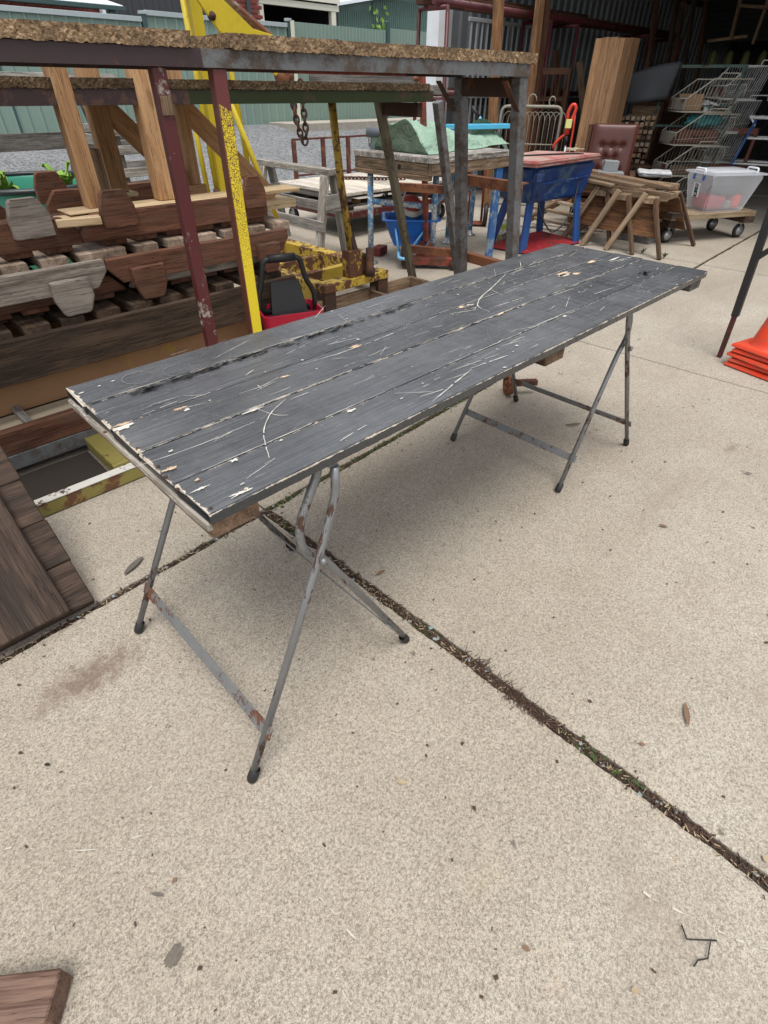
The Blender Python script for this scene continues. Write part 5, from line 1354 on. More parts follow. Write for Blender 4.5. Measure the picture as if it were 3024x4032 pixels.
# ------------------------------------------------------------------ leather chair
def chair():
    t = thing('leather_chair', 'brown buttoned leather armchair inside the shed opening', 'chair', (7.3, 3.45, 0))
    a, b = V((7.05, 3.70, 0)), V((7.27, 3.25, 0)); ux = (b - a).normalized(); W = .50
    nrm = V((ux.y, -ux.x, 0))
    if nrm.x > 0: nrm = -nrm
    back = (V((0, 0, 1)) - nrm * .14).normalized()
    nx, nz = 24, 26; H = .62
    btn = [(c / 4 * W * 1.0, r) for c in (1, 2, 3) for r in (.14, .44)] + [(c / 8 * W, .29) for c in (3, 5)] + [(W * .25, .44)]
    btn = [(W * .27, .17), (W * .5, .17), (W * .73, .17), (W * .385, .29), (W * .615, .29), (W * .27, .41), (W * .5, .41), (W * .73, .41)]
    vs, fs = [], []
    for face in (0, 1):
        for j in range(nz + 1):
            for i in range(nx + 1):
                x, z = i / nx * W, j / nz * H
                ed = min(x, W - x, H - z + .02, z + .05); round_ = .05 * (1 - math.exp(-ed / .03))
                d = min(math.hypot(x - p, z - q) for p, q in btn)
                crease = .0
                for (p, q) in btn:
                    for (p2, q2) in btn:
                        if (p2, q2) > (p, q) and math.hypot(p - p2, q - q2) < .19:
                            l2 = (p2 - p) ** 2 + (q2 - q) ** 2; tt = max(0, min(1, ((x - p) * (p2 - p) + (z - q) * (q2 - q)) / l2))
                            dd = math.hypot(x - p - tt * (p2 - p), z - q - tt * (q2 - q)); crease = max(crease, .014 * math.exp(-(dd / .012) ** 2))
                puff = round_ - .03 * math.exp(-(d / .03) ** 2) - crease
                off = puff if face == 0 else -.05 * (1 - math.exp(-ed / .02))
                vs.append(a + ux * x + V((0, 0, .36)) + back * z + nrm * off)
    n1 = (nx + 1) * (nz + 1)
    for face in (0, 1):
        for j in range(nz):
            for i in range(nx):
                o = face * n1 + j * (nx + 1) + i; q = (o, o + 1, o + nx + 2, o + nx + 1); fs.append(q if face == 0 else q[::-1])
    bd = [i for i in range(nx + 1)] + [j * (nx + 1) + nx for j in range(1, nz + 1)] + [nz * (nx + 1) + i for i in range(nx - 1, -1, -1)] + [j * (nx + 1) for j in range(nz - 1, 0, -1)]
    for k in range(len(bd)): p, q = bd[k], bd[(k + 1) % len(bd)]; fs.append((p, p + n1, q + n1, q))
    o = pydata('backrest', vs, fs, 'leather', t, smooth=True)
    for p, q in btn: lathe('button', [(0, .006), (.008, .004), (.010, 0)], a + ux * p + V((0, 0, .36)) + back * q + nrm * .022, 'leather', o, 10, axis=nrm)
    c = (a + b) / 2
    s0 = c + nrm * .05
    beam('seat', s0 - ux * .02 + V((0, 0, .36)), s0 + nrm * .46 - ux * .0 + V((0, 0, .38)), .52, .13, 'suede', t, bev=.04)
    beam('frame', s0 - ux * .0 + V((0, 0, .27)), s0 + nrm * .44 + V((0, 0, .27)), .54, .04, 'dark_furniture', t)
    for s in (-1, 1):
        p = c + ux * s * .29
        beam('arm', p + V((0, 0, .52)) + nrm * .02, p + nrm * .42 + V((0, 0, .50)), .06, .04, 'dark_furniture', t)
        for q in (.03, .40): beam('leg', p + nrm * q, p + nrm * q + V((0, 0, .50)), .04, .04, 'dark_furniture', t, up=(0, 1, 0))
    beam('back_post', a - ux * .03 + V((0, 0, .2)) - nrm * .02, a - ux * .03 + back * .72 + V((0, 0, .25)) - nrm * .02, .03, .05, 'dark_furniture', t, up=(0, 1, 0))
    t = thing('seat_cushion', 'flat white and grey cushion on the arm of the leather chair', 'cushion', (7.35, 3.05, .52))
    p = V((7.23, 3.12, .535)); q = V((7.40, 2.80, .525))
    beam('pad', p, q, .28, .055, 'cushion', t, bev=.022, cuts=5, jit=.006, seed=3)
    for s in (-1, 1): beam('piping', p + V((0, 0, .0)) + V((-.125, -.06, 0)) * -s, q + V((-.125, -.06, 0)) * -s, .012, .012, 'canvas_trim', t)
chair()

# ------------------------------------------------------------------ wire display baskets
def basket_tower():
    lab = ['lowest wire basket of the display tower, resting on the floor', 'second wire basket from the floor with wooden scraps', 'third wire basket from the floor holding a brown suitcase', 'topmost wire basket of the front tower holding papers and packets']
    s, d = V((.7096, -.7046, 0)), V((.7046, .7096, 0))      # s: along the long wire side, d: to the back
    D = .48
    def basket(o, label, hgt=.335, grp='wire baskets in the front tower', mat='wire_cream', L=.625):
        t = thing('wire_basket', label, 'basket', o, group=grp)
        P = lambda a, b, z: V(o) + s * a + d * b + V((0, 0, z))
        r = .0055; m = .135; xs_, xt = .45 * L, L + .135 * L / .625
        rim = [P(0, 0, m), P(xs_, 0, hgt), P(xt, 0, hgt), P(xt, D, hgt), P(xs_, D, hgt), P(0, D, m)]
        tube('rim_wire', rim + [rim[0]], r * 1.4, mat, t, 6)
        base = [P(0, 0, 0), P(L, 0, 0), P(L, D, 0), P(0, D, 0)]
        tube('base_wire', base + [base[0]], r * 1.3, mat, t, 6)
        lines = []; n = 15
        for k in range(n + 1):
            f = k / n; a = xt * f; top = m + (hgt - m) * min(1, a / xs_); ab = L * f
            for b in (0, D): lines.append([P(ab, b, 0), P(a, b, top)])
            lines.append([P(ab, 0, 0), P(ab, D, 0)])
        for k in range(1, 10):
            b = D * k / 10; lines.append([P(L, b, 0), P(xt, b, hgt)]); lines.append([P(0, b, 0), P(L, b, 0)])
        for b in (0, D): lines.append([P(0, b, .06), P(L + .04, b, .10)])
        tubes('wire_mesh', lines, .0022, mat, t, 4)
        beam('front_board', P(-.006, .0, .075), P(-.006, D, .075), .008, .115, 'basket_board', t)
        tube('hanger', [P(.34, -.003, hgt), P(.345, -.003, hgt + .055), P(.58, -.003, hgt + .055), P(.585, -.003, hgt)], r, mat, t, 6, rad=.02)
        tube('inner_hanger', [P(.06, D * .5, .0), P(.08, D * .5, .15), P(L * .9, D * .5, .15), P(L * .9, D * .5, 0)], r * .9, mat, t, 6, rad=.03)
        return t, P
    out = [basket(V((8.764, 3.395, zk)), lab[k])[1] for k, zk in enumerate((.012, .363, .712, 1.066))]
    for k in range(3):
        basket(V((9.42, 3.10, (.50, .85, 1.20)[k])) + s * -.08, ['wire basket behind the front tower, lowest of three', 'wire basket behind the front tower, middle of three', 'wire basket behind the front tower, highest of three'][k], grp='wire baskets behind the tower', mat='wire_white', L=.42)
    # contents
    P = out[3]
    t = thing('packet_heap', 'crumpled white and dark packets in the topmost wire basket', 'packets', P(.2, .2, .01)); rr = random.Random(4)
    for k in range(12): 
        q = P(.26 + rr.random() * .3, .06 + rr.random() * .25, .03 + rr.random() * .06)
        beam('packet', q, q + V((rr.gauss(0, .05), rr.gauss(0, .05), rr.gauss(0, .03))), .06, .02, rr.choice(('paper_white', 'black_plastic', 'fabric_teal', 'paper_white')), t)
    t = thing('carton', 'open brown cardboard carton in the topmost wire basket', 'carton', P(.1, .1, .01))
    beam('side', P(.03, .06, .10), P(.24, .06, .10), .008, .17, 'carton', t); beam('side', P(.03, .3, .10), P(.24, .3, .10), .008, .17, 'carton', t)
    beam('side', P(.24, .07, .10), P(.24, .29, .10), .008, .17, 'carton', t)
    P = out[2]
    t = thing('suitcase', 'brown suitcase lying in the third wire basket', 'suitcase', P(.1, .2, .01))
    beam('case', P(.05, .2, .09), P(.58, .2, .09), .28, .15, 'suitcase', t, bev=.015)
    tube('grip', [P(.24, .06, .11), P(.25, .04, .09), P(.40, .04, .09), P(.41, .06, .11)], .008, 'dark_furniture', t, 6)
    t = thing('teal_bag', 'crumpled teal plastic bag between the upper wire baskets', 'bag', P(.2, .2, .3))
    rr = random.Random(9); bm = bmesh.new(); bmesh.ops.create_icosphere(bm, subdivisions=3, radius=1)
    for v in bm.verts: v.co = V((v.co.x * .24, v.co.y * .13, v.co.z * .075)) * (1 + rr.uniform(-.14, .14))
    link('bag', mesh(bm), 'fabric_teal', t, Mx.Translation(P(.42, .25, .255)) @ Mx.Rotation(R(-45), 4, 'Z'))
    P = out[1]
    t = thing('wood_scraps', 'brown wooden scraps lying in the second wire basket', 'wood scraps', P(.1, .2, 0))
    for k in range(5): beam('scrap', P(.05 + .03 * k, .05 + .06 * k, .03 + .012 * k), P(.52, .12 + .03 * k, .035 + .012 * k), .05, .02, 'board_brown', t)
    # green steel stand behind
    t = thing('green_stand', 'dark green steel tube frame standing behind the wire baskets', 'steel frame', (9.1, 3.8, 0))
    beam('top_bar', (9.16, 3.74, 1.53), (9.42, 3.0, 1.53), .03, .035, 'green_steel', t)
    for x, y in ((9.03, 4.03), (9.40, 3.03)): beam('post', (x, y, 0), (x + (.08 if y > 3.5 else 0), y - (.2 if y > 3.5 else 0), 1.53), .03, .03, 'green_steel', t, up=(0, 1, 0))
    beam('mid_bar', (9.03, 4.02, .90), (9.40, 3.03, .90), .03, .03, 'green_steel', t)
paint('basket_board', (.15, .06, .06), (.40, .37, .30), .52, 6, .6, dirt=.3)
basket_tower()

# ------------------------------------------------------------------ sleepers, trimmer, gate, steel sheet, walker
plain('wire_old', (.27, .25, .20), .6, .4, 25)
def shed_goods():
    t = thing('timber_post_bundle', 'bundle of tall orange pine posts standing upright in the shed opening', 'timber bundle', (8.0, 4.1, 0))
    a, b = V((7.92, 4.37, 0)), V((7.92, 3.985, 0)); ux = (b - a).normalized(); n = V((-ux.y, ux.x, 0))
    if n.x < 0: n = -n
    L = (b - a).length; m = 4
    for k in range(m):
        for j in range(2):
            p = a + ux * (L * (k + .5) / m) + n * (.10 + j * .202); dz = random.uniform(-.012, .012)
            beam('post', p, p + V((0, 0, 1.775 + dz)) , L / m - .003, .20, 'pine_post', t, up=n)
    t = thing('hedge_trimmer', 'red electric line trimmer leaning upright beside the timber posts', 'trimmer', (7.0, 3.95, .3))
    P = lambda x, z: V((6.98, 3.99, 0)) + V((.47, -.88, 0)) * x + V((0, 0, z))
    tube('handle', [P(-.02, 1.00), P(-.03, 1.07), P(.0, 1.14), P(.035, 1.145), P(.055, 1.11), P(.04, 1.03), P(.015, .98)], .019, 'red_trimmer', t, 10, rad=.03)
    tube('body', [P(-.0, 1.0), P(.0, .86)], [.034, .03], 'red_trimmer', t, 12)
    beam('label', P(-.035, .965) + V((-.03, -.02, 0)), P(.035, .965) + V((-.03, -.02, 0)), .03, .085, 'tape_yellow', t)
    tube('front_grip', [P(0, .87), P(-.06, .83), P(-.12, .77), P(-.13, .72)], .016, 'red_trimmer', t, 8, rad=.03)
    tube('shaft_collar', [P(.0, .86), P(.01, .76)], .022, 'black_plastic', t, 10)
    tube('shaft', [P(.01, .77), P(.035, .30)], .014, 'galv', t, 10)
    tube('cord', [P(.05, 1.10), P(.065, .9), P(.07, .65), P(.09, .35)], .012, 'red_trimmer', t, 8, rad=.05)
    beam('head', P(.0, .30), P(.08, .27), .10, .06, 'red_trimmer', t, bev=.02)
    # looped wire garden gate
    t = thing('wire_gate', 'old cream wire garden gate with looped top leaning in the shed opening', 'gate', (6.95, 4.3, .1))
    P = lambda x, z: V((6.76, 4.51, 0)) + V((.53, -.848, 0)) * x + V((0, 0, z))
    w, h = .46, 1.12
    tube('frame', [P(-.25, .1), P(-.25, h), P(w, h), P(w + .0, .1), P(-.25, .1)], .016, 'wire_old', t, 10, rad=.08)
    lines = []
    for k in range(11):
        x = -.22 + k * .062
        lines.append([P(x, .15)] + [P(x, .98)] + [P(x + .062 * (1 - math.cos(q * math.pi / 6)), .98 + .09 * math.sin(q * math.pi / 6)) for q in range(1, 6)] + [P(x + .124, .98), P(x + .124, .15)])
    tubes('loops', lines, .004, 'wire_old', t, 5)
    for z in (.35, .75): tube('rail', [P(-.25, z), P(w, z)], .007, 'wire_old', t, 6)
    for cx, r_ in ((.10, .05), (.33, .035)):
        tube('scroll', [P(cx + r_ * math.cos(q * .55), h + .05 + r_ * 1.3 * math.sin(q * .55)) for q in range(11)], .007, 'wire_old', t, 6)
    # dark wooden cot sides and slats behind
    t = thing('cot_side', 'dark brown slatted cot side standing behind the wire gate', 'cot side', (7.95, 4.95, 0))
    a, b = V((7.70, 5.35, 0)), V((8.10, 4.735, 0)); u = (b - a).normalized()
    beam('top_rail', a + V((0, 0, 1.47)), b + V((0, 0, 1.47)), .03, .07, 'dark_furniture', t); beam('mid_rail', a + V((0, 0, 1.18)), b + V((0, 0, 1.18)), .028, .05, 'dark_furniture', t); beam('bottom_rail', a + V((0, 0, .25)), b + V((0, 0, .25)), .03, .07, 'dark_furniture', t)
    for k in range(9):
        p = a + (b - a) * (k + .5) / 9; beam('slat', p + V((0, 0, .285)), p + V((0, 0, 1.435)), .035, .018, 'dark_furniture', t, up=(0, 1, 0))
    for p in (a, b): beam('post', p, p + V((0, 0, 1.5)), .05, .04, 'dark_furniture', t, up=(0, 1, 0))
    t = thing('grey_sheet', 'dark grey curled sheet hanging in front of the shed wall', 'sheet', (8.95, 4.0, 1.1))
    vs, fs = [], []
    A, B, C, D = V((8.84, 4.27, 1.45)), V((9.09, 3.70, 1.575)), V((9.06, 3.76, 1.19)), V((8.84, 4.24, 1.13))
    for i in range(13):
        for j in range(9):
            x, y = i / 12, j / 8; p = (A.lerp(B, x)).lerp(D.lerp(C, x), y); p += V((-.05 * math.sin(3 * x + .5) * y, -.02 * math.sin(4 * x), .03 * math.sin(math.pi * x) * (1 - y)))
            vs.append(p)
    for i in range(12):
        for j in range(8): o = i * 9 + j; fs.append((o, o + 1, o + 10, o + 9))
    o = pydata('sheet', vs, fs, 'dark_grey_sheet', t, smooth=True); o.modifiers.new('thick', 'SOLIDIFY').thickness = .004
    # folding frame at the right edge
    t = thing('folding_stand', 'white topped folding stand with blue legs at the right edge', 'folding stand', (9.37, 2.6, 0))
    P = lambda x, z, y=0: V((9.33, 2.75, 0)) + V((.27, -.96, 0)) * x + V((.96, .27, 0)) * y + V((0, 0, z))
    for y in (0, .4):
        tube('top_tube', [P(0, 1.015, y), P(.55, 1.015, y)], .014, 'wire_white', t, 8)
        for sx in (0, 1):
            tube('leg', [P(.08 if sx == 0 else .47, 1.0, y), P(-.12 if sx == 0 else .67, .0, y)], .016, 'blue_leg', t, 8)
            tube('stay', [P(.02 if sx == 0 else .53, 1.01, y), P(.09 if sx == 0 else .46, .93, y)], .009, 'wire_white', t, 6)
        tube('rung', [P(-.03, .52, y), P(.58, .52, y)], .012, 'wire_white', t, 8); tube('rung', [P(.03, .80, y), P(.52, .80, y)], .012, 'wire_white', t, 8)
    for k in range(5): beam('slat', P(.02 + .11 * k, 1.03, -.02), P(.02 + .11 * k, 1.03, .42), .06, .012, 'wire_white', t)
    t = thing('wooden_chair', 'dark wooden chair with brown padded seat at the right behind the baskets', 'chair', (9.2, 2.75, 0))
    P = lambda x, z, y=0: V((9.10, 2.95, 0)) + V((.35, -.936, 0)) * x + V((.936, .35, 0)) * y + V((0, 0, z))
    for x, y, h in ((0, 0, .45), (.4, 0, .45), (0, .4, .90), (.4, .4, .90)): beam('leg', P(x, 0, y), P(x + (.04 if h > .5 else 0), h, y + (.08 if h > .5 else 0)), .04, .04, 'chair_red', t, up=(0, 1, 0))
    beam('seat', P(-.02, .46, .2), P(.42, .46, .2), .46, .07, 'suede', t, bev=.03)
    beam('top_rail', P(0, .86, .47), P(.44, .86, .47), .03, .07, 'chair_red', t)
    # pair of hand truck handles behind the bench
    t = thing('hand_truck', 'hand truck with black grips and blue bands behind the canvas', 'hand truck', (5.7, 4.4, 0))
    for a_, b_ in (((5.54, 4.54, 1.105), (5.66, 4.39, .93)), ((5.645, 4.41, 1.13), (5.75, 4.27, .95))):
        a_, b_ = V(a_), V(b_); m_ = a_.lerp(b_, .58)
        tube('grip', [a_, a_.lerp(b_, .5)], .019, 'black_plastic', t, 10); tube('band', [a_.lerp(b_, .5), a_.lerp(b_, .62)], .017, 'light_blue', t, 10)
        tube('tube', [a_.lerp(b_, .6), b_, b_ + V((.03, -.02, -.3)), b_ + V((.05, -.03, -.9))], .014, 'rust_red', t, 8, rad=.1)
    beam('toe_plate', (5.70, 4.40, .02), (5.84, 4.24, .02), .2, .012, 'rust_red', t)
    for y in (4.45, 4.2): lathe('wheel', [(0, -.025), (.10, -.025), (.12, -.015), (.12, .015), (.10, .025), (0, .025)], (5.82, y, .12), 'rubber', t, 22, axis=(.6, -.8, 0))
paint('chair_red', (.15, .04, .025), (.08, .03, .02), .4, 8, .5)
shed_goods()

# ------------------------------------------------------------------ cones and steel post at the right edge
def cones():
    cx, cy, a = 3.665, .545, R(-14)
    for k in range(5):
        z = .027 * k; dx = (0, .014, .004, .018, .012)[k]; dy = (0, -.004, .006, -.002, .004)[k]
        rz = a + R((0, 5, -3, 3, -1)[k])
        t = thing('traffic_cone', ['bottom cone of the orange traffic cone stack', 'second lowest cone of the orange traffic cone stack', 'middle cone of the orange traffic cone stack', 'second highest cone of the orange traffic cone stack', 'top cone of the orange traffic cone stack'][k], 'traffic cone', (cx + dx, cy + dy, z), rz, group='stacked traffic cones', local=True)
        s = .145
        solid('base', [(-s, -s, .0), (s, -s, .0), (s, s, .0), (-s, s, .0)], [(-s + .006, -s + .006, .020), (s - .006, -s + .006, .020), (s - .006, s - .006, .020), (-s + .006, s - .006, .020)], 'cone_orange', t, .005)
        lathe('cone', [(.112, .018), (.104, .026), (.098, .05), (.030, .42), (.026, .425), (.022, .42)], (0, 0, 0), 'cone_orange', t, 32)
    t = thing('steel_prop', 'black square steel leg with maroon inner tube at the right edge', 'steel stand', (3.67, .78, 0))
    beam('inner_tube', (3.671, .777, 0), (3.669, .788, .30), .026, .026, 'maroon_pipe', t, up=(0, 1, 0))
    beam('outer_tube', (3.67, .784, .245), (3.655, .845, 1.25), .038, .038, 'black_steel', t, up=(0, 1, 0))
    beam('brace', (3.668, .795, .56), (3.69, .52, .86), .02, .03, 'black_steel', t)
    beam('top_bar', (3.655, .85, 1.25), (3.72, -.55, 1.25), .038, .038, 'black_steel', t)
    beam('outer_tube', (3.72, -.5, .245), (3.72, -.53, 1.25), .038, .038, 'black_steel', t, up=(0, 1, 0)); beam('inner_tube', (3.72, -.49, 0), (3.72, -.5, .30), .026, .026, 'maroon_pipe', t, up=(0, 1, 0))
cones()
def loose_wheel():
    t = thing('iron_wheel', 'small rusty iron wheel standing on the ground under the table', 'wheel', (2.30, 1.39, 0))
    w = lathe('tyre', [(.05, -.016), (.058, -.018), (.06, 0), (.058, .018), (.05, .016)], (2.30, 1.385, .06), 'rust', t, 26, axis=(.75, -.66, 0))
    lathe('hub', [(0, -.02), (.016, -.02), (.016, .02), (0, .02)], (2.30, 1.385, .06), 'rust', t, 14, axis=(.75, -.66, 0))
    for k in range(5):
        a = k * 1.257; d = V((.66 * math.cos(a), .75 * math.cos(a), math.sin(a)))
        beam('spoke', V((2.30, 1.385, .06)) + d * .014, V((2.30, 1.385, .06)) + d * .051, .012, .010, 'rust', t, up=(.75, -.66, 0))
    beam('axle_block', (2.33, 1.36, .06), (2.42, 1.29, .06), .03, .03, 'dark_rust', t)
loose_wheel()

# ------------------------------------------------------------------ the shed on the right
plain('float_dull', (.10, .10, .02), .6, .3)
def corrug(name, a, b, z0, z1, pitch, depth, mat, par, rib=.28):
    """ribbed steel sheet standing between plan points a and b"""
    a, b = V(a), V(b); L = (b - a).length; u = (b - a).normalized(); n = V((u.y, -u.x, 0)); k = max(1, round(L / pitch)); pitch = L / k; pr = []
    for i in range(k):
        s = i * pitch; w = pitch
        pr += [(s, 0), (s + w * (1 - rib - .12), 0), (s + w * (1 - rib), depth), (s + w * (1 - .12), depth)]
    pr.append((k * pitch, 0))
    vs, fs = [], []
    for s, d in pr:
        p = a + u * s + n * d; vs += [(p.x, p.y, z0), (p.x, p.y, z1)]
    for i in range(len(pr) - 1): fs.append((2 * i, 2 * i + 2, 2 * i + 3, 2 * i + 1))
    o = pydata(name, vs, fs, mat, par); o.modifiers.new('thick', 'SOLIDIFY').thickness = .003; return o
def shed():
    t = thing('steel_shed', 'open fronted grey corrugated steel shed with white corner post', 'shed', (10, 2, 0))
    Y = 6.0; X0, X1, Yr = 6.78, 17.0, -7.0
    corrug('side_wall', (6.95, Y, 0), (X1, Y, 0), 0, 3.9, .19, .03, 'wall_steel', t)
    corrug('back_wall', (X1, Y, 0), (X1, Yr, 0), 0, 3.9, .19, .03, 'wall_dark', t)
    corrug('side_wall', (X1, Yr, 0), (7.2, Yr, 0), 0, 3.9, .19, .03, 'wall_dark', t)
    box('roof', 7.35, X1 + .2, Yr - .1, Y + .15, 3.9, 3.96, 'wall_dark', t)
    box('fascia', 7.31, 7.35, Yr - .1, Y + .15, 3.15, 3.96, 'white_metal', t, along='y')
    box('corner_post', 6.74, 6.92, Y - .10, Y + .10, 0, 3.88, 'white_metal', t, along='z')
    box('corner_flange', 6.921, 7.06, Y - .05, Y - .01, 0, 3.88, 'frost_pane', t, along='z')
    for z in (1.1, 2.6): box('wall_girt', 7.06, X1 - .1, Y - .10, Y - .035, z, z + .08, 'wall_dark', t)
    for k in range(16):
        z = 2.06 + k * .08; box('door_slat', 15.0, 15.03, -6.8, 5.9, z, z + .077, 'wall_dark', t, along='y')
    # storage rack along the wall
    t = thing('storage_rack', 'maroon pipe storage rack with long rusty beams along the shed wall', 'rack', (8.5, 5.3, 0))
    for x in (5.98, 8.06, 8.74, 10.97, 12.2):
        tube('post', [(x - .02, 5.05, 0), (x, 5.12, 1.98)], .022, 'maroon_pipe', t, 8)
        tube('post', [(x + .06, 5.62, 0), (x + .05, 5.58, 1.98)], .022, 'maroon_pipe', t, 8)
        tube('arm', [(x, 5.12, 1.965), (x + .05, 5.58, 1.975)], .022, 'maroon_pipe', t, 8); tube('arm', [(x, 5.1, 1.18), (x + .05, 5.6, 1.18)], .022, 'maroon_pipe', t, 8)
    tube('long_pipe', [(5.9, 5.25, 2.02), (12.3, 5.25, 2.03)], .035, 'maroon_pipe', t, 10)
    box('long_beam', 6.6, 12.5, 5.33, 5.40, 1.99, 2.09, 'hardwood', t)
    box('long_beam', 5.9, 9.5, 5.42, 5.52, 2.00, 2.13, 'dark_furniture', t)
    tube('long_pipe', [(5.95, 5.3, 1.235), (9.4, 5.3, 1.235)], .03, 'maroon_pipe', t, 10)
    box('long_beam', 6.1, 9.2, 5.38, 5.48, 1.205, 1.29, 'dark_furniture', t)
    for k, (x, y, z) in enumerate(((6.05, 5.25, 2.08), (6.25, 5.33, 2.14), (6.4, 5.3, 2.09), (6.1, 5.3, 1.22))):
        box('timber_end', x - .15, x + .12, y - .05, y + .05, z, z + .09, 'weathered' if k % 2 else 'weathered_dark', t)
    # timber uprights leaning on the rack
    for i, (x0, x1, w, lab, m) in enumerate(((6.62, 6.90, .12, 'orange timber upright leaning on the rack beside the white post', 'hardwood_orange'), (7.50, 7.62, .11, 'second orange timber upright leaning on the rack', 'hardwood_orange'), (7.64, 7.78, .09, 'red brown timber upright leaning on the rack', 'hardwood'))):
        tag(beam('timber_upright', (x1, 4.95, 0), (x0, 5.0, 2.9), w, .07, m, up=(0, 1, 0)), lab, 'timber', 'timbers leaning on the rack')
    # barred steel panel behind
    t = thing('barred_panel', 'grey steel panel of thin bars behind the storage rack', 'bar panel', (7.8, 5.8, .2))
    for z in (.4, 1.18, 1.95): box('rail', 7.15, 8.6, 5.74, 5.77, z, z + .04, 'frost_pane', t)
    for k in range(13): box('bar', 7.2 + k * .115, 7.225 + k * .115, 5.745, 5.765, .44, 1.95, 'frost_pane', t, along='z')
    # dim things deeper in the shed
    rr = random.Random(21)
    names = ['dark timber length leaning on the shed wall, first behind the posts', 'dark timber length leaning on the shed wall behind the grey sheet', 'thin dark timber length leaning deep in the shed', 'rusty steel length leaning deep in the shed', 'dark plank leaning deep in the shed, beside the rusty length', 'brown plank leaning farthest back along the shed wall', 'short broken plank leaning under the long beams', 'narrow brown lath leaning under the long beams']
    for k, (x, h, m) in enumerate(((8.3, 1.7, 'dark_furniture'), (10.9, 3.0, 'dark_furniture'), (11.4, 3.2, 'sleeper'), (11.9, 3.0, 'dark_rust'), (12.3, 3.3, 'sleeper'), (12.8, 3.1, 'dark_furniture'), (9.3, 1.6, 'board_brown'), (9.8, 1.5, 'board_brown'))):
        tag(beam('leaning_timber', (x, 4.7 + rr.uniform(-.1, .1), 0), (x + rr.uniform(-.25, .25), 5.2, h), .10, .05, m, up=(0, 1, 0)), names[k], 'timber', 'timbers leaning deep in the shed')
    t = thing('firewood_pile', 'pile of split kindling stacked behind the leather chair', 'wood pile', (8.7, 4.0, 0))
    for i in range(11):
        for j in range(8):
            p = V((8.35 + .035 * i, 4.28 - .055 * i, .50 + j * .07)) + V((rr.uniform(-.01, .01),) * 3)
            beam('stick', p, p + V((.28 + rr.uniform(-.05, .05), .13, rr.uniform(-.03, .03))), .05, .045, rr.choice(('board_brown', 'saw_leg', 'dark_furniture', 'slat_pale')), t)
    beam('shelf', (8.3, 4.40, .47), (8.75, 3.65, .47), .5, .03, 'dark_furniture', t)
    for p in ((8.35, 4.3), (8.75, 3.75)): beam('leg', (p[0], p[1], 0), (p[0], p[1], .45), .06, .06, 'dark_furniture', t, up=(0, 1, 0))
    t = thing('old_cabinet', 'dark old cabinet standing behind the wire baskets', 'cabinet', (10.2, 4.2, 0))
    box('carcass', 9.8, 10.9, 4.1, 4.6, 0, 1.15, 'dark_furniture', t)
    for k in range(3): box('drawer', 9.785, 9.80, 4.14, 4.56, .1 + k * .35, .4 + k * .35, 'board_brown', t, along='y')
    t = thing('broken_rack', 'broken timber rack hanging deep in the shed', 'rack', (12.5, 4.6, 1.9))
    for a, b in (((12.2, 4.35, 2.6), (12.35, 4.35, 1.95)), ((12.2, 4.35, 2.35), (12.9, 4.0, 2.35)), ((12.05, 4.6, 1.93), (12.6, 4.2, 2.0)), ((12.75, 4.1, 2.6), (12.7, 4.1, 1.9))): beam('bar', a, b, .05, .04, 'board_brown', t)
    for k in range(4):
        tag(lathe('hanging_float', [(0, 0), (.05, .03), (.065, .12), (.05, .24), (.0, .28)], (12.35 + .13 * k, 4.55 - .22 * k, 1.55), 'float_dull', None, 12), ['first dull yellow float hanging deep in the shed, counted from the left', 'second dull yellow float from the left hanging deep in the shed', 'third dull yellow float from the left hanging deep in the shed', 'rightmost dull yellow float hanging deep in the shed'][k], 'float', 'hanging floats')
shed()

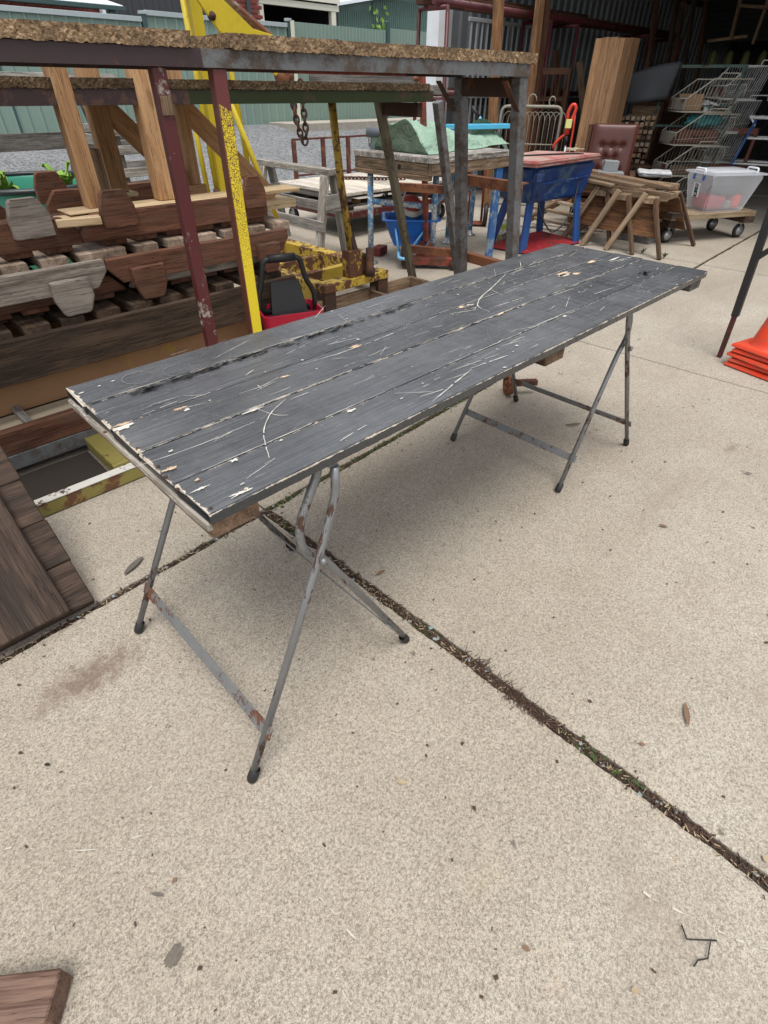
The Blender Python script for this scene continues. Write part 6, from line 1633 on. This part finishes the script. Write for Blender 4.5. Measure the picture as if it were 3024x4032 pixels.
# ------------------------------------------------------------------ fence and buildings beyond the yard
def yard():
    Y = 11.0
    t = thing('steel_fence', 'green ribbed steel boundary fence with pale cap behind the gravel', 'fence', (6, Y, .6))
    zb = .62
    xs = [-6.6, -3.7, -.75, 2.2, 5.34, 8.22]
    ztop = lambda x: 2.06 + .028 * (x - 3)
    for a, b in zip(xs, xs[1:]):
        z1 = (ztop(a) + ztop(b)) / 2
        corrug('panel', (a + .04, Y, 0), (b - .04, Y, 0), zb, z1, .19, .028, 'fence_green', t, .16)
        box('cap_rail', a + .04, b - .04, Y - .045, Y + .02, z1 - .0, z1 + .062, 'fence_cap', t)
    for x in xs:
        box('post', x - .038, x + .038, Y - .05, Y + .03, zb - .1, ztop(x) + .05, 'fence_trim', t, along='z')
        box('post_cap', x - .05, x + .05, Y - .06, Y + .04, ztop(x) + .05, ztop(x) + .09, 'fence_cap', t, along='z')
    for x in (2.98, 3.0): box('joint_strip', x, x + .015, Y - .034, Y - .03, zb, 2.0, 'fence_trim', t, along='z')
    t = thing('steel_fence', 'plain green ribbed fence without cap behind the flat trolley', 'fence', (10, Y, .6))
    corrug('panel', (8.33, Y + .02, 0), (10.85, Y + .02, 0), zb, 2.26, .095, .018, 'fence_green', t, .3)
    corrug('panel', (10.92, Y + .02, 0), (14.5, Y + .02, 0), zb, 2.30, .095, .018, 'fence_green', t, .3)
    box('post', 8.24, 8.33, Y - .06, Y + .04, zb - .1, 2.27, 'cream_trim', t, along='z')
    box('post', 10.85, 10.92, Y - .04, Y + .05, zb - .1, 2.40, 'fence_trim', t, along='z')
    k_ = box('kerb', 7.5, 16, Y - .9, Y - .06, .60, .735, 'kerb'); k_['kind'] = 'structure'
    # brick house
    t = thing('brick_house', 'red brick house with dark steel roof behind the fence', 'house', (7, 15, .7))
    yw = 15.0
    box('wall_core', 1.0, 10.4, yw + .02, yw + .25, .6, 4.6, 'mortar', t)
    bm_ = boxmesh(.228, .05, .066, .003)
    me = bm_.copy(); me.materials.clear(); me.materials.append(MATS['brick'])
    for r in range(18):
        z = 2.30 + r * .086
        for spans in ((4.2, 6.5), (8.55, 10.32)):
            x = spans[0] + (.119 if r % 2 else 0)
            while x < spans[1]:
                link('brick', me, 'brick', t, Mx.Translation((x, yw + .008, z))); x += .238
    # steep dark roof bay between the brick parts
    corrug('roof_sheet', (6.32, yw - .35, 0), (8.75, yw - .35, 0), 2.30, 4.2, .30, .05, 'roof_dark', t, .3)
    box('barge', 6.24, 6.31, yw - .42, yw - .28, 2.3, 4.2, 'white_metal', t, along='z')
    box('window_frame', 9.98, 10.10, yw - .06, yw - .01, 2.2, 3.6, 'roof_dark', t, along='z')
    t = thing('lean_to_roof', 'low green lean to roof edge seen above the fence at top left', 'lean to', (4, 13, .7))
    box('gutter', -2.0, 6.0, 12.95, 13.05, 2.36, 2.42, 'fence_trim', t)
    beam('roof', (2.0, 13.06, 2.42), (2.0, 14.9, 2.75), 8.0, .04, 'white_metal', t)
    box('post', 5.7, 5.8, 13.0, 13.1, .6, 2.36, 'fence_trim', t, along='z'); box('post', -1.9, -1.8, 13.0, 13.1, .6, 2.36, 'fence_trim', t, along='z')
    # carport
    t = thing('carport', 'cream framed carport with dark interior behind the fence', 'carport', (12.4, 17, .7))
    box('front_beam', 11.0, 13.8, 15.95, 16.05, 3.0, 3.13, 'cream_trim', t); box('front_beam', 11.0, 13.8, 15.9, 15.94, 3.16, 3.6, 'cream_trim', t)
    for x in (13.52, 11.0): box('post', x, x + .17, 15.96, 16.1, .6, 2.998, 'cream_trim', t, along='z')
    box('roof', 10.9, 13.9, 15.9, 20, 3.62, 3.7, 'roof_dark', t)
    corrug('back_wall', (11, 19.8, 0), (14, 19.8, 0), .6, 3.6, .2, .03, 'shed_green', t)
    for x in (10.95, 13.85): box('side_wall', x - .03, x + .03, 16.11, 19.75, .6, 3.6, 'wall_dark', t, along='y')
    box('ceiling_beam', 11.1, 13.7, 17.4, 17.5, 3.2, 3.4, 'board_brown', t)
    # green shed
    t = thing('green_shed', 'large green corrugated shed with pale roof edge behind the fence', 'shed', (20, 20, .7))
    corrug('front_wall', (17.1, 20, 0), (27, 20, 0), .6, 3.52, .11, .03, 'shed_green', t, .4)
    vs = [(17.1, 20, 3.5), (27, 20, 3.5), (27, 20, 5.0), (22, 20, 4.75)]
    corrug('gable_wall', (19.0, 20.005, 0), (27, 20.005, 0), 3.4, 3.95, .11, .03, 'shed_green', t, .4)
    corrug('gable_wall', (21.5, 20.01, 0), (27, 20.01, 0), 3.9, 4.4, .11, .03, 'shed_green', t, .4)
    plate('gable_wall', [(17.1, 3.4), (27, 3.4), (27, 5.2), (17.1, 3.58)], (0, 20.04, 0), (1, 0, 0), (0, 0, 1), .02, 'shed_green', t)
    beam('roof_edge', (16.9, 19.9, 3.60), (27, 19.9, 5.20), .3, .09, 'white_metal', t)
    corrug('side_wall', (17.1, 24, 0), (17.1, 20, 0), .6, 3.5, .11, .03, 'shed_green', t, .4)
    t = thing('creeper', 'pale green creeper climbing the green shed wall', 'creeper', (20, 19.9, 2.3)); rr = random.Random(6)
    vs, fs = [], []
    for _ in range(60):
        p = V((19.3 + rr.gauss(0, .22), 19.82 + rr.uniform(-.05, .05), 2.9 + rr.gauss(0, .35))); a = rr.uniform(0, 6.28); o = len(vs); d = V((math.cos(a), 0, math.sin(a))) * .10; e = V((-math.sin(a), .3, math.cos(a))) * .06
        vs += [p - d, p + e, p + d, p - e]; fs.append((o, o + 1, o + 2, o + 3))
    pydata('leaves', vs, fs, 'lettuce', t); tube('stem', [(19.3, 19.85, .6), (19.35, 19.85, 2.0), (19.25, 19.85, 3.2)], .02, 'twig', t, 6)
yard()

# ------------------------------------------------------------------ leaves, twigs, marks on the concrete
def litter():
    def leaf(p, L, w, rz, mat, label, curl=.25):
        vs, fs = [], []
        for i in range(8):
            u = i / 7; ww = w * math.sin(math.pi * (.04 + .92 * u)) ** .8
            for j in (-1, 0, 1): vs.append(((u - .5) * L, j * ww, .003 + curl * L * (.18 * abs(j) * ww / max(w, 1e-4) + .25 * (u - .5) ** 2)))
        for i in range(7):
            for j in range(2): o = i * 3 + j; fs.append((o, o + 1, o + 4, o + 3))
        o = pydata('dead_leaf', vs, fs, mat, None, Mx.Translation((p[0], p[1], .001)) @ Mx.Rotation(rz, 4, 'Z'), True)
        tag(o, label, 'leaf', 'dead leaves')
    for p, L, w, rz, m, lab in LEAVES: leaf(p, L, w, rz, m, lab)
    t = thing('twig', 'bent black forked twig on the concrete at lower right', 'twig', (*TWIG[0], 0))
    P = [V((*p, .004)) for p in TWIG]
    tube('stem', P[:3], .0016, 'twig', t, 6); tube('fork', [P[3], P[4], P[5], P[6]], .0013, 'twig', t, 6)
    rr = random.Random(17)
    def blot(name, x, y, rx, ry, rz, mat, label, cat, n=40, z=.0006):
        vs, fs = [(0, 0, 0)], []; w = 1
        for k in range(n):
            w = .6 * w + .4 * rr.uniform(.55, 1.35); a = 2 * math.pi * k / n; vs.append((rx * w * math.cos(a), ry * w * math.sin(a), 0))
        for k in range(n): fs.append((0, k + 1, (k + 1) % n + 1))
        o = pydata(name, vs, fs, mat, None, Mx.Translation((x, y, z)) @ Mx.Rotation(rz, 4, 'Z')); tag(o, label, cat)
    for b in BLOTS: blot(*b)
    bm = bmesh.new()
    for a, b, w in CHALK:
        a, b = V((*a, .0007)), V((*b, .0007)); n = max(2, int((b - a).length / .012)); d = (b - a).normalized(); s = V((-d.y, d.x, 0)); pv = None
        for k in range(n + 1):
            p = a.lerp(b, k / n) + s * rr.uniform(-.0012, .0012); ww = w * .5 * rr.uniform(.1, 1); c = (bm.verts.new(p + s * ww), bm.verts.new(p - s * ww))
            if pv and rr.random() > .38: bm.faces.new((pv[1], pv[0], c[0], c[1]))
            pv = c
    tag(link('chalk_marks', mesh(bm), 'chalk'), 'faint white scrape marks across the concrete in the foreground', 'scrape marks', kind='stuff')
LEAVES = [((0.295, 1.499), 0.091, 0.0118, 0.44, 'dead_leaf_grey', 'long grey dead leaf left of the near trestle'), ((0.873, 0.893), 0.039, 0.0063, -0.1, 'dry_leaf', 'small curled brown leaf beside the joint under the table'), ((2.251, 0.961), 0.078, 0.0078, -0.51, 'dry_leaf', 'thin brown leaf between the far trestle legs'), ((2.415, 0.227), 0.03, 0.006, -1.3, 'dead_leaf_grey', 'small grey leaf on the open concrete at right'), ((1.805, 0.333), 0.032, 0.0064, -1.15, 'dry_leaf', 'small brown leaf right of the far trestle foot'), ((1.089, -0.032), 0.068, 0.0068, 0.48, 'dry_leaf', 'pale brown leaf with long stalk right of the joint'), ((0.927, 0.013), 0.015, 0.0046, -1.17, 'dry_leaf', 'round brown leaf scrap right of the joint'), ((0.38, -0.011), 0.014, 0.005, -1.36, 'dry_leaf', 'curled brown leaf scrap in the right foreground'), ((0.47, -0.183), 0.014, 0.005, -0.89, 'chaff', 'pale chip of bark in the right foreground'), ((-0.079, 0.557), 0.027, 0.0033, -0.94, 'dead_leaf_grey', 'grey green thin leaf in the left foreground'), ((-0.043, 0.556), 0.012, 0.0037, 0.24, 'dry_leaf', 'tiny orange brown leaf in the left foreground'), ((0.431, 0.367), 0.025, 0.005, -0.93, 'chaff', 'pale flat chip right of the near trestle foot'), ((0.87, -0.283), 0.016, 0.0057, -2.23, 'chaff', 'pale yellow leaf at the right edge'), ((-0.147, 0.988), 0.014, 0.0043, -0.89, 'twig', 'small dark leaf scrap at the far left')]
TWIG = [(0.627, -0.203), (0.612, -0.219), (0.651, -0.26), (0.641, -0.252), (0.611, -0.258), (0.595, -0.246), (0.58, -0.244)]
BLOTS = [('ground_stain', -0.102, 0.446, 0.018, 0.014, 0.3, 'stain_dark', 'dark grease spot on the concrete in the left foreground', 'stain')]
CHALK = [((0.624, -0.098), (0.63, -0.141), 0.006), ((0.63, -0.146), (0.657, -0.213), 0.005), ((0.67, -0.257), (0.681, -0.282), 0.005), ((0.68, -0.286), (0.709, -0.334), 0.005), ((-0.281, 0.87), (-0.263, 0.855), 0.004), ((-0.189, 0.773), (-0.135, 0.726), 0.004), ((-0.114, 0.706), (-0.085, 0.679), 0.003), ((-0.025, 0.756), (0.009, 0.769), 0.006), ((-0.074, 0.695), (-0.053, 0.684), 0.005), ((0.092, 0.188), (0.091, 0.162), 0.004), ((0.155, 0.261), (0.162, 0.197), 0.004), ((0.151, 0.327), (0.157, 0.284), 0.003), ((0.518, -0.111), (0.534, -0.107), 0.004), ((0.884, 0.135), (0.94, 0.159), 0.003), ((-0.077, 0.886), (-0.074, 0.854), 0.004), ((0.053, 0.733), (0.104, 0.706), 0.003), ((1.391, 0.765), (1.88, 0.827), 0.003), ((-0.068, 0.673), (-0.04, 0.678), 0.003), ((-0.253, 0.629), (-0.245, 0.652), 0.003), ((0.554, 0.23), (0.578, 0.242), 0.003)]

litter()
